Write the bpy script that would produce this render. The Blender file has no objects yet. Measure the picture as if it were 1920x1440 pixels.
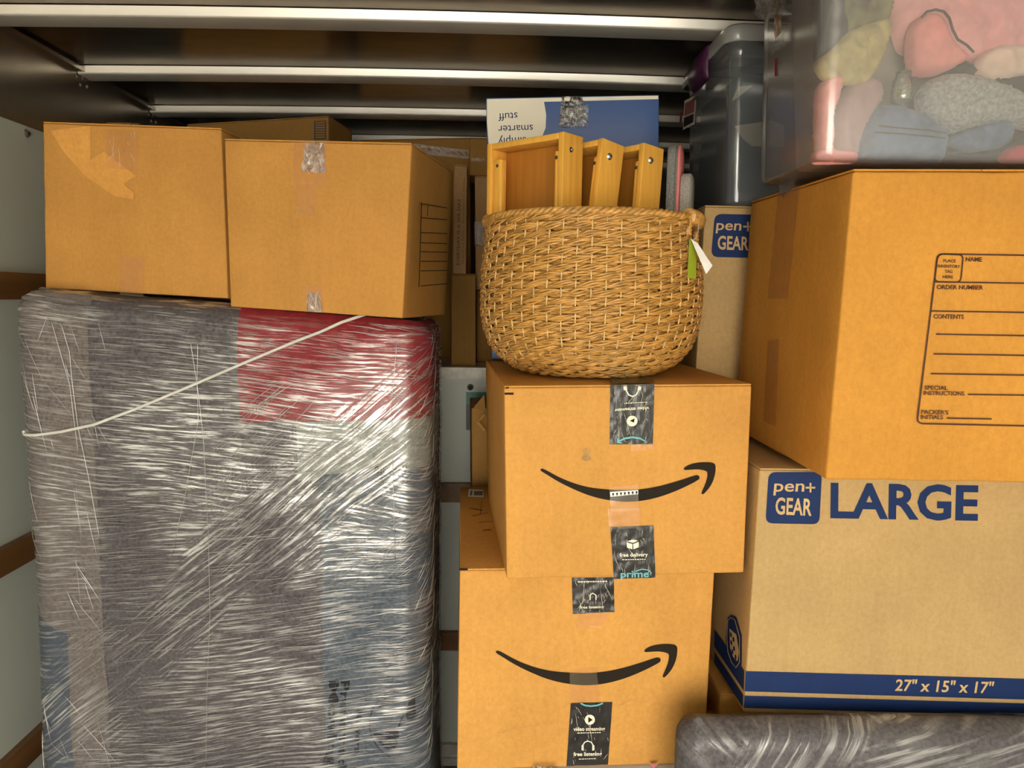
import bpy, bmesh, math, random
from math import sin, cos, pi, radians, sqrt
from mathutils import Vector, Matrix, noise
from mathutils.geometry import delaunay_2d_cdt
random.seed(7)
V = Vector
scene = bpy.context.scene
C = scene.collection

# ------------------------------------------------------------------ camera
F = 1400.0                                   # focal length in pixels of the 1920 x 1440 frame
CAM = V((0, 0, 1.42))
YAW, PITCH, ROLL = radians(1.43), radians(6.6), radians(0.8)
fwd = V((sin(YAW)*cos(PITCH), cos(YAW)*cos(PITCH), -sin(PITCH)))
r0 = V((cos(YAW), -sin(YAW), 0)); u0 = r0.cross(fwd)
rgt = r0*cos(ROLL) + u0*sin(ROLL); upv = u0*cos(ROLL) - r0*sin(ROLL)
cd = bpy.data.cameras.new('camera'); cam = bpy.data.objects.new('camera', cd); C.objects.link(cam)
cam.matrix_world = Matrix(((rgt.x, upv.x, -fwd.x, CAM.x), (rgt.y, upv.y, -fwd.y, CAM.y), (rgt.z, upv.z, -fwd.z, CAM.z), (0, 0, 0, 1)))
cd.sensor_fit = 'HORIZONTAL'; cd.sensor_width = 36; cd.lens = 36*F/1920; cd.clip_start = 0.05; cd.clip_end = 200
scene.camera = cam

# ------------------------------------------------------------------ sky, sun, exposure
w = bpy.data.worlds.new('sky'); scene.world = w; w.use_nodes = True
nt = w.node_tree; nt.nodes.clear()
tc = nt.nodes.new('ShaderNodeTexCoord'); sp = nt.nodes.new('ShaderNodeSeparateXYZ')
rp = nt.nodes.new('ShaderNodeValToRGB'); bg = nt.nodes.new('ShaderNodeBackground'); wo = nt.nodes.new('ShaderNodeOutputWorld')
nt.links.new(tc.outputs['Generated'], sp.inputs[0]); nt.links.new(sp.outputs['Z'], rp.inputs[0])
rp.color_ramp.elements[0].position = 0.0; rp.color_ramp.elements[0].color = (1.0, 0.92, 0.76, 1)
rp.color_ramp.elements[1].position = 0.75; rp.color_ramp.elements[1].color = (0.80, 0.88, 1.0, 1)
nt.links.new(rp.outputs[0], bg.inputs[0]); bg.inputs[1].default_value = 2.2
nt.links.new(bg.outputs[0], wo.inputs[0])
sd = bpy.data.lights.new('sun', 'SUN'); sd.energy = 4.0; sd.angle = radians(0.6); sd.color = (1, 0.93, 0.80)
sun = bpy.data.objects.new('sun', sd); C.objects.link(sun); sun.rotation_euler = (radians(-38), radians(20), 0)   # high sun in front of the truck, shines on the yard
scene.view_settings.view_transform = 'Standard'; scene.view_settings.look = 'None'
scene.view_settings.exposure = 2.2; scene.view_settings.gamma = 1.0; scene.view_settings.use_curve_mapping = False
scene.cycles.transparent_max_bounces = 24

# ------------------------------------------------------------------ geometry helpers
def ray(px, py): return rgt*((px-960)/F) + upv*((720-py)/F) + fwd
def at(px, py, y): r = ray(px, py); return CAM + r*(y/r.y)            # the point on a pixel's ray at depth y
def hit(px, py, P, n): r = ray(px, py); return CAM + r*((P-CAM).dot(n)/r.dot(n))

MW = {}
def link(o): C.objects.link(o); return o
def tag(o, label=None, cat=None, group=None, kind=None):
    for k, v in (('label', label), ('category', cat), ('group', group), ('kind', kind)):
        if v: o[k] = v
    return o
def thing(name, label, cat, loc, rz=0, group=None):
    o = link(bpy.data.objects.new(name, None)); o.location = loc; o.rotation_euler = (0, 0, rz); o.empty_display_size = 0.05
    MW[o.name] = Matrix.Translation(V(loc)) @ Matrix.Rotation(rz, 4, 'Z')
    return tag(o, label, cat, group)
def mesh(name, verts, faces, mat, parent=None, smooth=False, label=None, mats=None):
    inv = MW[parent.name].inverted() if parent else None
    me = bpy.data.meshes.new(name)
    me.from_pydata([tuple(inv @ V(v)) if inv else tuple(v) for v in verts], [], faces)
    me.materials.append(mat)
    if smooth: me.polygons.foreach_set('use_smooth', [True]*len(me.polygons))
    me.validate(); me.update()
    o = link(bpy.data.objects.new(name, me))
    if parent: o.parent = parent; MW[o.name] = MW[parent.name]
    else: MW[o.name] = Matrix.Identity(4)
    if label: o['label'] = label
    return o
def struct(name, verts, faces, mat, smooth=False, label=None):
    o = mesh(name, verts, faces, mat, None, smooth); o['kind'] = 'structure'
    if label: o['label'] = label
    return o

class G:                                      # collects vertices and faces for one mesh
    def __init__(s): s.v = []; s.f = []
    def add(s, vs, fs):
        b = len(s.v); s.v += [V(v) for v in vs]; s.f += [tuple(i+b for i in f) for f in fs]
    def hexa(s, c, rot=None):                 # c: 4 front corners (tl,tr,br,bl) then 4 back ones
        s.add(c, [(3, 2, 1, 0), (4, 5, 6, 7), (0, 1, 5, 4), (2, 3, 7, 6), (1, 2, 6, 5), (3, 0, 4, 7)])
    def box(s, x0, x1, y0, y1, z0, z1):
        s.hexa([(x0, y0, z1), (x1, y0, z1), (x1, y0, z0), (x0, y0, z0), (x0, y1, z1), (x1, y1, z1), (x1, y1, z0), (x0, y1, z0)])
    def obox(s, o, a, b, c):                  # origin and three edge vectors
        o, a, b, c = V(o), V(a), V(b), V(c)
        s.hexa([o+c, o+a+c, o+a, o, o+b+c, o+a+b+c, o+a+b, o+b])
    def tube(s, pts, r, n=6, cap=True, closed=False, flat=1.0):
        pts = [V(p) for p in pts]; m = len(pts); b = len(s.v)
        up = V((0, 0, 1)); 
        for i, p in enumerate(pts):
            if closed: t = pts[(i+1) % m] - pts[i-1]
            else: t = pts[min(i+1, m-1)] - pts[max(i-1, 0)]
            t.normalize()
            a = t.cross(up)
            if a.length < 1e-3: a = t.cross(V((1, 0, 0)))
            a.normalize(); c = a.cross(t)
            rr = r(i/(m-1)) if callable(r) else r
            for k in range(n):
                an = 2*pi*k/n; s.v.append(p + a*cos(an)*rr*flat + c*sin(an)*rr)
        for i in range(m if closed else m-1):
            j = (i+1) % m
            for k in range(n): s.f.append((b+i*n+k, b+i*n+(k+1) % n, b+j*n+(k+1) % n, b+j*n+k))
        if cap and not closed:
            s.f.append(tuple(b+k for k in reversed(range(n)))); s.f.append(tuple(b+(m-1)*n+k for k in range(n)))
    def lathe(s, prof, cx, cy, n=24, a0=0, a1=2*pi):
        b = len(s.v); m = len(prof); full = abs(a1-a0-2*pi) < 1e-6; k = n if full else n+1
        for i in range(k):
            a = a0+(a1-a0)*i/n
            for r, z in prof: s.v.append(V((cx+r*cos(a), cy+r*sin(a), z)))
        for i in range(n):
            for j in range(m-1):
                p, q = b+i*m+j, b+((i+1) % k)*m+j; s.f.append((p, q, q+1, p+1))
    def build(s, name, mat, parent=None, smooth=False, label=None): return mesh(name, s.v, s.f, mat, parent, smooth, label)

def tri(c, u, v, w):                           # trilinear point of a hexahedron
    f = c[3].lerp(c[2], u).lerp(c[0].lerp(c[1], u), v); b = c[7].lerp(c[6], u).lerp(c[4].lerp(c[5], u), v)
    return f.lerp(b, w)
def rbox(g, c, r=0.004, n=10, wob=0.0015, seed=0):
    """A cardboard hull: a hexahedron with rounded, slightly worn edges and faces that sink in a little."""
    dx, dz, dy = (c[1]-c[0]).length, (c[0]-c[3]).length, (c[4]-c[0]).length
    cen = sum(c, V())/8
    def ts(L): e = r/L; return [0, e*0.3, e] + [e+(1-2*e)*i/n for i in range(1, n)] + [1-e, 1-e*0.3, 1]
    tx, tz, ty = ts(dx), ts(dz), ts(dy)
    idx = {}
    def vert(u, v, w_):
        key = (round(u, 6), round(v, 6), round(w_, 6))
        if key in idx: return idx[key]
        q = V((u*dx, w_*dy, v*dz)); inn = V((min(max(q.x, r), dx-r), min(max(q.y, r), dy-r), min(max(q.z, r), dz-r)))
        d = q-inn
        if d.length > 1e-9: q = inn + d.normalized()*r
        p = tri(c, q.x/dx, q.z/dz, q.y/dy)
        e = min(sorted((min(u, 1-u)*dx, min(v, 1-v)*dz, min(w_, 1-w_)*dy))[1]/0.08, 1)
        k = noise.noise(p*5+V((seed*3.1, 0, 0)))*0.5+0.5
        k2 = noise.noise(p*22+V((seed*3.1, 5, 0)))
        p = p + (cen-p).normalized()*(wob*k*e + wob*0.5*max(0, k2)*(1-e))
        idx[key] = len(g.v); g.v.append(p); return idx[key]
    def face(fn, a, b):
        for i in range(len(a)-1):
            for j in range(len(b)-1):
                q = [fn(a[i], b[j]), fn(a[i+1], b[j]), fn(a[i+1], b[j+1]), fn(a[i], b[j+1])]
                q = list(dict.fromkeys(vert(*t) for t in q))
                if len(q) > 2: g.f.append(tuple(q))
    face(lambda a, b: (a, b, 0), tx, tz); face(lambda a, b: (1-a, b, 1), tx, tz)
    face(lambda a, b: (0, b, 1-a), ty, tz); face(lambda a, b: (1, b, a), ty, tz)
    face(lambda a, b: (a, 1, b), tx, ty); face(lambda a, b: (a, 0, 1-b), tx, ty)

class Face:                                    # a plane of a thing that print and tape are laid on
    def __init__(s, P, n): s.P, s.n = V(P), V(n).normalized()
    def at(s, px, py, off=0.0008): return hit(px, py, s.P, s.n) + s.n*off

_tm = {}
def text_mesh(t, bold):
    k = (t, bold)
    if k not in _tm:
        cu = bpy.data.curves.new('t', 'FONT'); cu.body = t; cu.size = 1; cu.offset = bold; cu.resolution_u = 3; cu.fill_mode = 'FRONT'
        ob = bpy.data.objects.new('t', cu); me = bpy.data.meshes.new_from_object(ob)
        _tm[k] = ([v.co.copy() for v in me.vertices], [tuple(p.vertices) for p in me.polygons])
        bpy.data.objects.remove(ob); bpy.data.curves.remove(cu); bpy.data.meshes.remove(me)
    return _tm[k]
class Print:                                   # flat print on one face; several marks of one ink make one part
    def __init__(s, face, off=0.0008): s.face = face; s.g = G(); s.off = off
    def pt(s, p): return s.face.at(p[0], p[1], s.off)
    def poly(s, pts): s.g.add([s.pt(p) for p in pts], [tuple(range(len(pts)))]); return s
    def ring(s, pts, wd, closed=True):         # an outline of pixel width wd
        m = len(pts); L, R = [], []
        for i in range(m):
            a = pts[i-1] if closed or i else pts[0]; b = pts[(i+1) % m] if closed or i < m-1 else pts[-1]
            dx, dy = b[0]-a[0], b[1]-a[1]; l = math.hypot(dx, dy) or 1; nx, ny = -dy/l*wd/2, dx/l*wd/2
            L.append((pts[i][0]+nx, pts[i][1]+ny)); R.append((pts[i][0]-nx, pts[i][1]-ny))
        k = m if closed else m-1
        s.g.add([s.pt(p) for p in L+R], [(i, (i+1) % m, m+(i+1) % m, m+i) for i in range(k)]); return s
    def line(s, a, b, wd): return s.ring([a, b], wd, False)
    def text(s, t, p0, p1, cap, bold=0.0, slant=0.0):
        vs, fs = text_mesh(t, bold); H, _ = text_mesh('H', bold); ch = max(v.y for v in H)
        x0, x1 = min(v.x for v in vs), max(v.x for v in vs)
        O = s.pt(p0); U = s.pt(p1)-O
        mid = ((p0[0]+p1[0])/2, (p0[1]+p1[1])/2); ang = math.atan2(p1[1]-p0[1], p1[0]-p0[0])
        hv = (s.pt((mid[0]+sin(ang)*cap, mid[1]-cos(ang)*cap)) - s.pt(mid))
        s.g.add([O + U*((v.x-x0)/(x1-x0)) + hv*(v.y/ch) + U.normalized()*(slant*hv.length*v.y/ch) for v in vs], fs); return s
    def dashes(s, p0, p1, h, seed=0):          # a line of print too small to read
        rn = random.Random(seed); x = 0.0
        L_ = math.dist(p0, p1)
        while x < L_-1:
            w_ = min(rn.uniform(1.5, 5), L_-x); q = lambda t: (p0[0]+(p1[0]-p0[0])*t/L_, p0[1]+(p1[1]-p0[1])*t/L_ - h/2)
            s.line(q(x), q(x+w_), h*0.55); x += w_+1.2
        return s
    def disc(s, c, r, n=28): return s.poly([(c[0]+r*cos(2*pi*i/n), c[1]+r*sin(2*pi*i/n)) for i in range(n)])
    def build(s, name, mat, parent, label=None): return s.g.build(name, mat, parent, False, label)
def rrect(pts4, r, n=5):                       # rounded quadrilateral in pixels, corners given in order
    out = []
    for i in range(4):
        p, a, b = pts4[i], pts4[i-1], pts4[(i+1) % 4]
        def tow(q):
            l = math.hypot(q[0]-p[0], q[1]-p[1]); return (p[0]+(q[0]-p[0])*r/l, p[1]+(q[1]-p[1])*r/l)
        s, e = tow(a), tow(b)
        for k in range(n+1):
            t = k/n; out.append(((1-t)**2*s[0]+2*t*(1-t)*p[0]+t*t*e[0], (1-t)**2*s[1]+2*t*(1-t)*p[1]+t*t*e[1]))
    return out

# ------------------------------------------------------------------ materials
def nodes(name):
    m = bpy.data.materials.new(name); m.use_nodes = True; t = m.node_tree; t.nodes.clear()
    return m, t, t.nodes.new('ShaderNodeOutputMaterial')
def N(t, kind, **kw):
    n = t.nodes.new('ShaderNode'+kind)
    for k, v in kw.items():
        if k.startswith('_'): setattr(n, k[1:], v)
        else: n.inputs[k.replace('__', ' ')].default_value = v
    return n
def texco(t, scale=(1, 1, 1), rot=(0, 0, 0), loc=(0, 0, 0)):
    c = N(t, 'TexCoord'); m = N(t, 'Mapping'); m.inputs['Scale'].default_value = scale; m.inputs['Rotation'].default_value = rot; m.inputs['Location'].default_value = loc
    t.links.new(c.outputs['Object'], m.inputs['Vector']); return m.outputs[0]
def nz(t, scale, vec, detail=3, rough=0.55, dist=0):
    n = N(t, 'TexNoise', Scale=scale, Detail=detail, Roughness=rough, Distortion=dist); t.links.new(vec, n.inputs['Vector']); return n.outputs[0]
def ramp(t, fac, stops):
    r = N(t, 'ValToRGB'); cr = r.color_ramp
    while len(cr.elements) < len(stops): cr.elements.new(0.5)
    for e, (p, c) in zip(cr.elements, stops): e.position = p; e.color = (*c, 1) if len(c) == 3 else c
    t.links.new(fac, r.inputs[0]); return r.outputs[0]
def bump(t, h, strength, dist, nrm=None):
    b = N(t, 'Bump', Strength=strength, Distance=dist); t.links.new(h, b.inputs['Height'])
    if nrm: t.links.new(nrm, b.inputs['Normal'])
    return b.outputs[0]
def sh(c, k): return tuple(min(1, x*k) for x in c)
def mat(name, col, rough=0.6, metal=0.0, var=0.12, scale=20, stretch=(1, 1, 1), bmp=0.0, bscale=None, bdist=0.002, spec=0.5, detail=4, sheen=0):
    m, t, o = nodes(name); p = N(t, 'BsdfPrincipled', Roughness=rough, Metallic=metal)
    p.inputs['Specular IOR Level'].default_value = spec
    if sheen: p.inputs['Sheen Weight'].default_value = sheen
    v = texco(t, stretch)
    n = nz(t, scale, v, detail)
    t.links.new(ramp(t, n, [(0.25, sh(col, 1-var)), (0.75, sh(col, 1+var))]), p.inputs['Base Color'])
    if bmp: t.links.new(bump(t, nz(t, bscale or scale*4, v, 3), bmp, bdist), p.inputs['Normal'])
    t.links.new(p.outputs[0], o.inputs[0]); return m
def cardboard(name, col, spots=0.0):
    """Kraft liner: faint vertical flute lines, fibre specks and soft scuffs."""
    m, t, o = nodes(name); p = N(t, 'BsdfPrincipled', Roughness=0.75); p.inputs['Specular IOR Level'].default_value = 0.15
    v = texco(t); big = nz(t, 5, v, 4, 0.6); fib = nz(t, 110, texco(t, (1, 1, 0.8)), 5, 0.75)
    flute = nz(t, 60, texco(t, (1, 1, 0.01)), 2)
    a = ramp(t, big, [(0.3, sh(col, 0.90)), (0.7, sh(col, 1.07))])
    mx = N(t, 'Mix', _data_type='RGBA', _blend_type='MULTIPLY'); mx.inputs[0].default_value = 1
    t.links.new(a, mx.inputs[6]); t.links.new(ramp(t, fib, [(0.3, (0.86, 0.84, 0.80)), (0.62, (1, 1, 1))]), mx.inputs[7])
    mx2 = N(t, 'Mix', _data_type='RGBA', _blend_type='MULTIPLY'); mx2.inputs[0].default_value = 1
    t.links.new(mx.outputs[2], mx2.inputs[6]); t.links.new(ramp(t, flute, [(0.35, (0.972, 0.968, 0.96)), (0.6, (1, 1, 1))]), mx2.inputs[7])
    t.links.new(mx2.outputs[2], p.inputs['Base Color'])
    b = bump(t, flute, 0.05, 0.001); t.links.new(bump(t, fib, 0.06, 0.0006, b), p.inputs['Normal'])
    t.links.new(p.outputs[0], o.inputs[0]); return m
def clear(name, tint=(1, 1, 1), gloss=0.12, rough=0.12, haze=0.0, hazecol=(1, 1, 1), bmp=0.0, bscale=30, stretch=(1, 1, 1), bdist=0.003, streak=0.0, fres=0.9):
    """Thin clear plastic: see-through, with a gloss layer and an optional milky haze."""
    m, t, o = nodes(name)
    tr = N(t, 'BsdfTransparent'); tr.inputs[0].default_value = (*tint, 1)
    gl = N(t, 'BsdfGlossy', Roughness=rough); df = N(t, 'BsdfDiffuse'); df.inputs[0].default_value = (*hazecol, 1)
    tl = N(t, 'BsdfTranslucent'); tl.inputs[0].default_value = (*hazecol, 1)
    fr = N(t, 'Fresnel', IOR=1.45)
    ad = N(t, 'Math', _operation='MULTIPLY_ADD'); t.links.new(fr.outputs[0], ad.inputs[0]); ad.inputs[1].default_value = fres; ad.inputs[2].default_value = gloss*0.5
    hz = N(t, 'MixShader'); hz.inputs[0].default_value = 0.35; t.links.new(df.outputs[0], hz.inputs[1]); t.links.new(tl.outputs[0], hz.inputs[2])
    m1 = N(t, 'MixShader'); m1.inputs[0].default_value = haze; t.links.new(tr.outputs[0], m1.inputs[1]); t.links.new(hz.outputs[0], m1.inputs[2])
    m2 = N(t, 'MixShader'); t.links.new(ad.outputs[0], m2.inputs[0]); t.links.new(m1.outputs[0], m2.inputs[1]); t.links.new(gl.outputs[0], m2.inputs[2])
    if bmp:
        h = nz(t, bscale, texco(t, stretch), 4, 0.6, 0.6); b = bump(t, h, bmp, bdist)
        for s_ in (gl, fr, df): t.links.new(b, s_.inputs['Normal'])
        if streak: t.links.new(ramp(t, h, [(0.5, (haze,)*3), (0.72, (min(1, haze+streak),)*3)]), m1.inputs[0])
    t.links.new(m2.outputs[0], o.inputs[0]); return m

KRAFT_ORANGE = (0.60, 0.295, 0.070); KRAFT = (0.68, 0.34, 0.082); KRAFT_BEIGE = (0.54, 0.36, 0.155); KRAFT_GOLD = (0.68, 0.315, 0.055)
M = dict(
    kraft=cardboard('kraft_cardboard', KRAFT), orange=cardboard('orange_kraft_cardboard', KRAFT_ORANGE),
    beige=cardboard('beige_kraft_cardboard', KRAFT_BEIGE), gold=cardboard('golden_kraft_cardboard', KRAFT_GOLD),
    pale=cardboard('pale_kraft_cardboard', sh(KRAFT_ORANGE, 1.25)),
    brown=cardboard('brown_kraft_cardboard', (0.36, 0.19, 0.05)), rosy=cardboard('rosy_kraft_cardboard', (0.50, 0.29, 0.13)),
    ink=mat('black_ink', (0.020, 0.014, 0.008), 0.7, spec=0.15), ink_brown=mat('brown_ink', (0.075, 0.022, 0.008), 0.55), navy=mat('navy_ink', (0.010, 0.028, 0.105), 0.6, var=0.08, spec=0.2),
    blueink=mat('blue_print', (0.05, 0.10, 0.26), 0.45, var=0.05, scale=6), creamprint=mat('cream_print', (0.76, 0.70, 0.55), 0.5, var=0.03),
    tan_ink=mat('tan_reverse_print', sh(KRAFT_BEIGE, 1.1), 0.6), white_ink=mat('white_ink', (0.86, 0.80, 0.62), 0.5), teal=mat('teal_ink', (0.14, 0.45, 0.50), 0.4),
    scuff=mat('dark_scuff', (0.42, 0.23, 0.07), 0.7, var=0.3, scale=60),
    tape=clear('clear_packing_tape', (1, 0.96, 0.90), 0.10, 0.2, 0.08, (1, 0.80, 0.48), bmp=0.5, bscale=25, stretch=(1, 1, 0.5), bdist=0.002, streak=0.06, fres=0.30),
    blacktape=mat('black_printed_tape', (0.030, 0.028, 0.025), 0.22, var=0.3, scale=25, stretch=(1, 1, 0.4), bmp=0.55, bscale=34, bdist=0.006),
    crinkle=clear('crinkled_clear_tape', (0.97, 0.97, 0.97), 0.5, 0.12, 0.10, (1, 0.95, 0.85), bmp=1.0, bscale=70, bdist=0.01),
    fold=mat('tape_fold', (0.80, 0.74, 0.62), 0.25, var=0.1), 
    aluminium=mat('worn_aluminium', (0.36, 0.31, 0.245), 0.24, 1.0, 0.25, 6, (1, 3, 1), 0.05, 30),
    panel_metal=mat('dull_aluminium_panel', (0.30, 0.26, 0.21), 0.25, 0.9, 0.25, 4, (1, 1, 1), 0.06, 25),
    bow_metal=mat('roof_bow_metal', (0.80, 0.76, 0.66), 0.38, 0.5, 0.06, 8, (0.3, 1, 1), 0.03, 30),
    rivet=mat('rivet_metal', (0.6, 0.57, 0.5), 0.3, 0.9), wall=mat('pale_wall_panel', (0.56, 0.58, 0.50), 0.38, 0, 0.05, 3, bmp=0.03, bscale=14),
    dirty_white=mat('scuffed_white_metal', (0.55, 0.52, 0.44), 0.4, 0.1, 0.3, 30, (1, 1, 1), 0.05), wood=mat('varnished_wood_rail', (0.17, 0.075, 0.022), 0.45, 0, 0.35, 14, (1, 0.08, 1), 0.1),
    floor=mat('wood_floor', (0.16, 0.11, 0.07), 0.6, 0, 0.3, 12, (4, 0.3, 1)), ground=mat('pale_concrete', (0.50, 0.46, 0.40), 0.9, 0, 0.15, 2),
    dark=mat('dark_void_panel', (0.06, 0.055, 0.05), 0.6),
    green=mat('green_sticker', (0.02, 0.20, 0.14), 0.4), darksign=mat('dark_sticker', (0.05, 0.05, 0.05), 0.4), white=mat('white_paint', (0.8, 0.8, 0.76), 0.4),
    straw=mat('woven_straw', (0.53, 0.275, 0.065), 0.30, 0, 0.50, 45, (1, 1, 3.0), 0.4, 160, 0.002), stake=mat('pale_straw', (0.68, 0.46, 0.19), 0.45, 0, 0.15, 40),
    bamboo=mat('bamboo_wood', (0.78, 0.40, 0.062), 0.30, 0, 0.16, 16, (5, 5, 0.35), 0.06, 60), bamboo_dark=mat('bamboo_panel', (0.42, 0.165, 0.022), 0.4, 0, 0.14, 14, (6, 6, 0.3)),
    screw=mat('screw_metal', (0.5, 0.48, 0.42), 0.3, 0.9), screw_dark=mat('screw_recess', (0.05, 0.04, 0.03), 0.4, 0.5),
    felt=mat('grey_felt', (0.17, 0.17, 0.155), 0.95, 0, 0.45, 200, bmp=0.4, bscale=300), felt_light=mat('light_grey_felt', (0.30, 0.28, 0.24), 0.95, 0, 0.35, 220, bmp=0.4, bscale=300),
    pinkedge=mat('pink_trim', (0.62, 0.18, 0.17), 0.6), lime=mat('lime_card', (0.36, 0.45, 0.03), 0.5), card=mat('white_card', (0.75, 0.73, 0.68), 0.5),
)

# ------------------------------------------------------------------ the truck
HC, HB, ZF = 1.42+0.724, 1.42+0.698, -0.40    # ceiling, roof bow and floor heights
XL, XR, Y0, Y1, YB, ZD = -1.34, 1.26, -2.6, 4.1, 2.76, 1.42-0.259
def arch(x): return -0.010*((x+0.25)/1.1)**2
g = G(); g.box(XL, XR, Y0, YB, ZF-0.05, ZF); struct('floor', g.v, g.f, M['floor'])
g = G(); g.box(-25, 25, -40, 30, ZF-0.95, ZF-0.90); struct('ground', g.v, g.f, M['ground'])
g = G(); g.box(XL-0.04, XL, Y0, Y1, ZF-0.05, 1.42+0.474); wl = struct('wall_left', g.v, g.f, M['wall'])
for zc, h in ((1.42+0.013, 0.074), (1.42-0.731, 0.074), (1.42-1.315, 0.074)):
    g = G(); g.box(XL, XL+0.022, Y0, YB-0.01, zc-h/2, zc+h/2); g.build('rail', M['wood'], wl)
def dome(P, n, r, mat_, parent, name='rivet'):
    n = V(n).normalized(); a = n.orthogonal().normalized(); b = n.cross(a); gg = G(); vs = [P+n*r*0.55]
    for k in range(2):
        rr, h = ((r*0.6, r*0.45), (r, 0))[k]
        vs += [P+a*rr*cos(i*pi/4)+b*rr*sin(i*pi/4)+n*h for i in range(8)]
    fs = [(0, 1+i, 1+(i+1) % 8) for i in range(8)] + [(1+i, 9+i, 9+(i+1) % 8, 1+(i+1) % 8) for i in range(8)]
    gg.add(vs, fs); return gg.build(name, mat_, parent, True)
def washer(P, n, parent):
    o = dome(P, n, 0.013, M['rivet'], parent, 'bolt'); dome(P+V(n).normalized()*0.007, n, 0.006, M['screw_dark'], parent, 'bolt_head')
washer(hit(50, 250, V((XL, 0, 0)), V((1, 0, 0))), (1, 0, 0), wl)
# bright upper side panel of the left wall
g = G(); g.box(XL-0.02, XL+0.004, Y0, Y1, 1.42+0.466, HC+0.02); up = struct('trim_1', g.v, g.f, M['panel_metal'])
g = G(); g.box(XL+0.004, XL+0.030, Y0, Y1, HC-0.03, HC-0.018); g.build('corner_flange', M['panel_metal'], up)
BOWS = [(2.003+0.4985*k, 0.084) for k in range(-9, 5)]
for yb, wd in BOWS:
    if yb < 1.2: continue
    for i, (dy, dz) in enumerate(((0.0, -0.035), (0.035, -0.03), (0.06, -0.05), (0.02, -0.055))):
        dome(V((XL+0.004, yb+dy, HC+dz-0.01)), (1, 0, 0), 0.006, M['rivet'], up)
g = G(); g.box(XR, XR+0.04, Y0, Y1, ZF-0.05, HC); struct('wall_right', g.v, g.f, M['wall'])
# ceiling: gently arched sheet
nx = 40; g = G()
for dz in (0, 0.012):
    b_ = len(g.v)
    for i in range(nx+1):
        x = XL+(XR-XL)*i/nx
        for y in (Y0, Y1): g.v.append(V((x, y, HC+arch(x)+dz)))
    for i in range(nx):
        q = b_+i*2; g.f.append((q, q+1, q+3, q+2) if dz == 0 else (q, q+2, q+3, q+1))
ceil = struct('ceiling', g.v, g.f, M['aluminium'], True)
prof = []                                      # rounded hat section
dep = HC-HB
for (cx_, cz_, a0) in ((0.005, 0.005, 180), (0.079, 0.005, 270)):
    for k in range(5): a = radians(a0+90*k/4); prof.append((cx_+0.005*cos(a), cz_+0.005*sin(a)))
prof = [(y_+0.006*(1-z_/dep), z_) for y_, z_ in prof]
prof = [(-0.001, dep-0.002)] + prof + [(0.084, dep-0.002)]
for yb, wd in BOWS:
    g = G(); m = len(prof)
    for i in range(nx+1):
        x = XL+0.006+(XR-XL-0.012)*i/nx
        for (py, pz) in prof: g.v.append(V((x, yb+py, HB+pz+arch(x))))
    for i in range(nx):
        for j in range(m-1): a = i*m+j; g.f.append((a, a+1, a+m+1, a+m))
    g.build('roof_bow', M['bow_metal'], ceil, True)
# bulkhead below the attic, attic deck and attic end
g = G(); g.box(XL, XR, YB, YB+0.03, ZF, ZD-0.043); wf = struct('wall_front', g.v, g.f, M['wall'])
g = G(); g.box(XL, XR, YB-0.012, YB+0.03, ZD-0.043, ZD); g.build('deck_edge', M['dirty_white'], wf)
for zc in (1.42-0.731, 1.42-1.315):
    g = G(); g.box(XL+0.022, XR, YB-0.022, YB, zc-0.036, zc+0.036); g.build('rail', M['wood'], wf)
g = G(); g.box(XL, XR, YB-0.03, YB, ZF, ZF+0.03); g.box(XL, XR, YB-0.018, YB, ZF+0.03, ZF+0.08); g.build('kick_plate', M['dirty_white'], wf)
washer(at(882, 726, YB), (0, -1, 0), wf)
fw = Face(at(882, 726, YB), (0, -1, 0))
Print(fw, 0.002).poly([(874, 735), (930, 735), (930, 758), (874, 758)]).build('green_sticker', M['green'], wf)
Print(fw, 0.002).poly([(874, 758), (930, 758), (930, 806), (874, 806)]).build('dark_sticker', M['darksign'], wf)
Print(fw, 0.003).text('R', (882, 773), (888, 773), 9, 0.02).text('a', (882, 785), (887, 785), 9, 0.02).text('L', (882, 796), (886, 796), 9, 0.02).build('lettering', M['white'], wf)
g = G(); g.box(XL, XR, YB+0.03, Y1, ZD-0.028, ZD); struct('trim_2', g.v, g.f, M['dirty_white'], label='pale deck of the attic shelf above the bulkhead')
g = G(); g.box(XL, XR, Y1, Y1+0.04, ZD-0.03, HC+0.02); struct('wall_back', g.v, g.f, M['dark'])

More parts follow.
